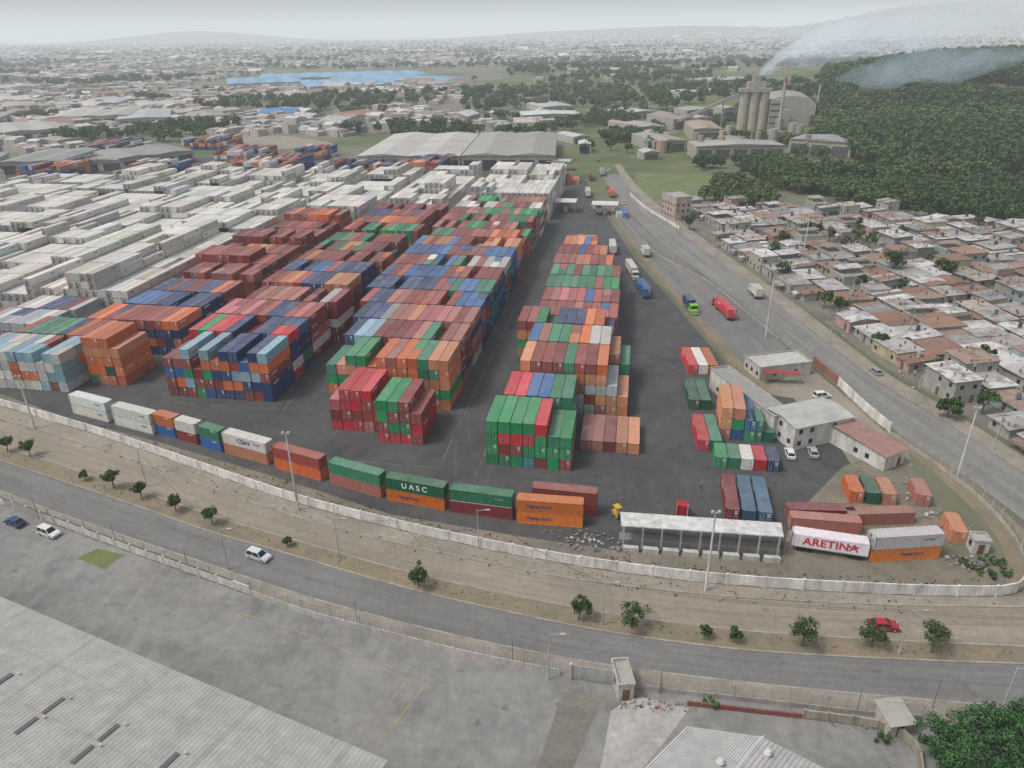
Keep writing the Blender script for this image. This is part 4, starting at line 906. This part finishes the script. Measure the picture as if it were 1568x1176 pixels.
def truck(uv,uv2,cab,cont=None,L=12.19,name='container_truck'):
    a=G(*uv);b=G(*uv2); rz=math.atan2(b.y-a.y,b.x-a.x)-math.pi/2; m=MB(); gl=(.02,.025,.03)
    tl=(L if cont else 0); f=tl/2+.9
    m.hexa([(-1.2,f,.6),(1.2,f,.6),(1.2,f+2.1,.6),(-1.2,f+2.1,.6)],[(-1.15,f,3.0),(1.15,f,3.0),(1.15,f+1.75,3.0),(-1.15,f+1.75,3.0)],cab)
    m.box(-.95,.95,f+2.05,f+3.3,.6,1.75,cab); m.box(-.7,.7,f+3.28,f+3.36,.75,1.6,(.35,.35,.35))
    m.hexa([(-1.0,f+2.02,1.85),(1.0,f+2.02,1.85),(1.0,f+2.1,1.85),(-1.0,f+2.1,1.85)],[(-.95,f+1.85,2.7),(.95,f+1.85,2.7),(.95,f+1.93,2.7),(-.95,f+1.93,2.7)],gl,1)
    for s in(-1,1): m.box(min(s*1.21,s*1.19),max(s*1.21,s*1.19),f+.7,f+1.7,1.85,2.6,gl,1); m.cyl((s*1.0,f-.15,1),(s*1.0,f-.15,3.5),.08,.08,6,(.5,.5,.5)); m.cyl((s*1.1,f-.8,.75),(s*.6,f-.8,.75),.35,.35,10,(.4,.4,.42))
    m.box(-1.25,1.25,f+3.25,f+3.45,.4,.75,cab); m.box(-.45,.45,-tl/2,f+2,.65,1.0,(.06,.06,.06)); wheels(m,[f+2.5,f-.6,f-1.9]+([-tl/2+1.4,-tl/2+2.7] if tl else []),1.22,.52,.4)
    if not tl: m.box(-.8,.8,f-2.6,f-.3,1.0,1.15,(.08,.08,.08))
    else: m.box(-1.2,1.2,-tl/2,tl/2,1.0,1.18,(.1,.1,.1))
    o=m.obj(name,['paint','glass','rubber'],(a.x,a.y,.04),rz)
    if cont: c=cobj(C40 if L>8 else C20,(0,0,1.2),0,cont,'cargo_container'); c.parent=o
truck((1054,472),(1070,490),(.25,.60,.03),'nv',6.06); truck((1110,482),(1092,464),(.4,.03,.04),'red'); truck((966,418),(980,440),(.6,.6,.6),'wh'); truck((985,450),(974,434),(.1,.2,.4),'bl'); truck((988,392),(978,372),(.62,.62,.62),'wh',6.06)
truck((1158,455),(1150,446),(.6,.6,.6),'wh',6.06); truck((1043,800),(1043,765),(.38,.02,.03)); truck((938,385),(935,370),(.6,.6,.6),'wh'); truck((915,325),(905,312),(.6,.6,.6),'gy'); truck((937,300),(930,282),(.5,.5,.5),'or1')
truck((900,300),(897,285),(.6,.6,.6),'wh'); truck((865,318),(864,305),(.3,.3,.5),'gy',6.06); truck((922,268),(917,256),(.5,.5,.5),'gy'); truck((905,275),(902,262),(.6,.1,.1),'rb')
def stacker(uv,rz):
    a=G(*uv); m=MB(); y=(.55,.36,.03); m.box(-1.7,1.7,-3.5,3,.9,1.9,y); m.box(-.8,.8,-1,.6,1.9,3.5,(.05,.06,.07),1); m.box(-.85,.85,-1.05,.65,3.5,3.65,y)
    m.hexa([(-.35,-3.2,2.2),(.35,-3.2,2.2),(.35,-2.5,2.2),(-.35,-2.5,2.2)],[(-.3,4.6,7.2),(.3,4.6,7.2),(.3,5.2,6.8),(-.3,5.2,6.8)],y); m.box(-3,3,4.5,5.3,5.9,6.4,y); m.box(-1.4,1.4,-4,-3.3,.8,2.2,(.1,.1,.1)); wheels(m,(-2.5,2.2),1.9,.85,.6); m.obj('reach_stacker',['paint','glass','rubber'],(a.x,a.y,.03),rz)
stacker((15,518),.8); stacker((40,445),1.2); stacker((840,250),0)
def forklift(uv,rz):
    a=G(*uv); m=MB(); y=(.6,.4,.03); m.box(-.6,.6,-1.3,.8,.4,1.2,y); m.box(-.55,.55,-1.5,-1.0,.4,1.35,(.08,.08,.08))
    for sx in(-.5,.5):
        for sy in(-.8,.6): m.box(sx-.04,sx+.04,sy-.04,sy+.04,1.2,2.2,(.1,.1,.1))
        m.box(sx*.7-.06,sx*.7+.06,.9,1.02,.1,3.0,(.12,.12,.12)); m.box(sx*.6-.07,sx*.6+.07,1.0,2.1,.12,.18,(.2,.2,.2))
    m.box(-.6,.6,-.85,.65,2.2,2.28,y); wheels(m,(-.85,.5),.62,.32); m.obj('forklift',['paint','glass','rubber'],(a.x,a.y,.03),rz)
forklift((944,790),.4)
# ------------------------------------------------------------ people
def person(uv,rz,shirt,name='worker'):
    vs=[(0,0,.95),(0,0,1.2),(0,.01,1.42),(0,.02,1.52),(.1,0,.9),(.11,.12,.5),(.11,.05,.08),(.11,.17,.04),(-.1,0,.9),(-.11,-.08,.5),(-.11,-.2,.1),(-.11,-.1,.04),(.19,0,1.4),(.24,-.06,1.12),(.25,.08,.88),(-.19,0,1.4),(-.24,.05,1.12),(-.24,.18,.92),(0,.02,1.62),(0,.02,1.72)]
    ed=[(0,1),(1,2),(2,3),(0,4),(4,5),(5,6),(6,7),(0,8),(8,9),(9,10),(10,11),(2,12),(12,13),(13,14),(2,15),(15,16),(16,17),(3,18),(18,19)]
    rd=[.14,.13,.15,.06,.1,.07,.045,.04,.1,.07,.045,.04,.07,.05,.035,.07,.05,.035,.095,.085]
    me=bpy.data.meshes.new('body'); me.from_pydata(vs,ed,[]); o=put(name,me,G(*uv)+Vector((0,0,.03)),rz)
    sk=o.modifiers.new('skin','SKIN')
    for i,r in enumerate(rd): me.skin_vertices[0].data[i].radius=(r,r)
    me.skin_vertices[0].data[0].use_root=True
    o.modifiers.new('sub','SUBSURF').levels=1; mt,nt,b=newmat('clothing')
    tc=N(nt,'ShaderNodeTexCoord'); sp=N(nt,'ShaderNodeSeparateXYZ'); nt.links.new(tc.outputs['Object'],sp.inputs[0])
    r=N(nt,'ShaderNodeValToRGB'); r.color_ramp.interpolation='CONSTANT'; e=r.color_ramp.elements; e[0].color=(.03,.04,.08,1); e[1].position=.53; e[1].color=(*shirt,1)
    x=e.new(.82); x.color=(.25,.14,.09,1); x=e.new(.92); x.color=(.6,.5,.05,1)
    dv=N(nt,'ShaderNodeMath',operation='DIVIDE'); dv.inputs[1].default_value=1.82; nt.links.new(sp.outputs[2],dv.inputs[0]); nt.links.new(dv.outputs[0],r.inputs[0]); nt.links.new(r.outputs[0],b.inputs['Base Color']); me.materials.append(mt)
person((1073,751),.5,(.4,.1,.05)); person((912,845),2,(.5,.5,.5)); person((1185,720),1,(.1,.2,.4))
# ------------------------------------------------------------ smoke and haze
def airmat(name,dens,glow,scat=None):  # absorbing air volume; added emission stands in for scattered daylight
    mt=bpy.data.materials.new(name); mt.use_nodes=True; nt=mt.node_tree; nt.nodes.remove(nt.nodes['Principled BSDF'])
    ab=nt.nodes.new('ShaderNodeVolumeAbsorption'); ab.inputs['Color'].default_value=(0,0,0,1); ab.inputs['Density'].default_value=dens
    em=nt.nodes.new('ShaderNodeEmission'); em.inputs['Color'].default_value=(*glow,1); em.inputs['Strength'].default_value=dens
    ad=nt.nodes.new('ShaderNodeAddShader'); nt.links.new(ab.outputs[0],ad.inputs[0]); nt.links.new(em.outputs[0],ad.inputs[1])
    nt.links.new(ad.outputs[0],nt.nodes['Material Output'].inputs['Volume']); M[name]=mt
def tube(name,path,dens,col,sq=1):
    airmat(name,dens,col)  # smoke gives off its own light, added to brighten it
    pts=smooth([Vector(p[:3]) for p in path],6); rr=np.interp(np.linspace(0,len(path)-1,len(pts)),range(len(path)),[p[3] for p in path]); m=MB(); n=20
    for i,p in enumerate(pts):
        for j in range(n):
            t=2*math.pi*j/n; r=float(rr[i])*(1+.6*noise.noise(Vector((i*.3,math.cos(t)*1.1,math.sin(t)*1.1+dens*900))))
            m.v.append((p.x+U(-.5,.5),p.y+math.cos(t)*r,p.z+math.sin(t)*r*sq))
    for i in range(len(pts)-1):
        for j in range(n): a=i*n+j;b=i*n+(j+1)%n; m.f.append((a,b,b+n,a+n)); m.c.append((1,1,1)); m.m.append(0)
    for s in(0,(len(pts)-1)*n): m.f.append(tuple(s+j for j in range(n))); m.c.append((1,1,1)); m.m.append(0)
    o=m.obj('glowing_smoke_plume',[name])
    for p in o.data.polygons: p.use_smooth=True
SC=(.62,.70,.77)  # emission colour that whitens the smoke without real scattering
tube('smoke_core_glow',[(395,1250,14,3),(403,1250,24,7),(416,1250,36,9),(436,1250,48,11),(460,1252,60,14),(490,1255,72,18),(525,1260,82,14),(560,1260,88,2)],.026,SC)
tube('smoke_veil_glow',[(392,1248,12,4),(405,1248,26,14),(430,1248,42,20),(470,1250,58,26),(530,1250,70,30),(610,1255,78,30),(700,1260,84,22),(770,1260,88,3)],.009,SC,.8)
SB=(.36,.46,.55)
tube('smoke_drift_glow',[(285,690,42,2),(305,695,44,9),(330,700,46,16),(360,705,49,19),(400,705,53,18),(440,710,57,12),(480,712,60,2)],.016,SB,.75)
tube('smoke_trail_glow',[(345,1000,40,3),(370,1000,46,14),(410,1005,52,22),(470,1010,58,24),(540,1010,62,18),(600,1010,64,3)],.009,(.45,.54,.62),.6)
airmat('glowing_haze',.000145,(.70,.75,.78))  # air glows pale by emission, imitating airlight over distance
m=MB(); m.box(-21000,21000,-900,29000,-40,420,(1,1,1)); m.obj('glowing_haze',['glowing_haze'])
# ------------------------------------------------------------ light
w=bpy.data.worlds.new("World"); scene.world=w; w.use_nodes=True; nt=w.node_tree; bg=nt.nodes['Background']
sky=nt.nodes.new('ShaderNodeTexSky'); sky.sky_type='NISHITA'; sky.sun_disc=False; sky.sun_elevation=math.radians(58); sky.sun_rotation=math.radians(250)
sky.air_density=1.0; sky.dust_density=5; sky.ozone_density=1
hs=nt.nodes.new('ShaderNodeHueSaturation'); hs.inputs['Saturation'].default_value=.45; nt.links.new(sky.outputs[0],hs.inputs['Color']); nt.links.new(hs.outputs[0],bg.inputs['Color']); bg.inputs['Strength'].default_value=.14
sl=bpy.data.lights.new('sun','SUN'); sl.energy=1.5; sl.angle=math.radians(12); sl.color=(1,.97,.93)
so=bpy.data.objects.new('sun',sl); scene.collection.objects.link(so)
az=math.radians(250);el=math.radians(58); sd=Vector((math.sin(az)*math.cos(el),math.cos(az)*math.cos(el),math.sin(el)))
so.rotation_euler=(-sd).to_track_quat('-Z','Y').to_euler(); so.location=(0,0,300)
scene.view_settings.view_transform='Standard'; scene.view_settings.look='None'; scene.view_settings.exposure=0
print('objects',len(bpy.data.objects))
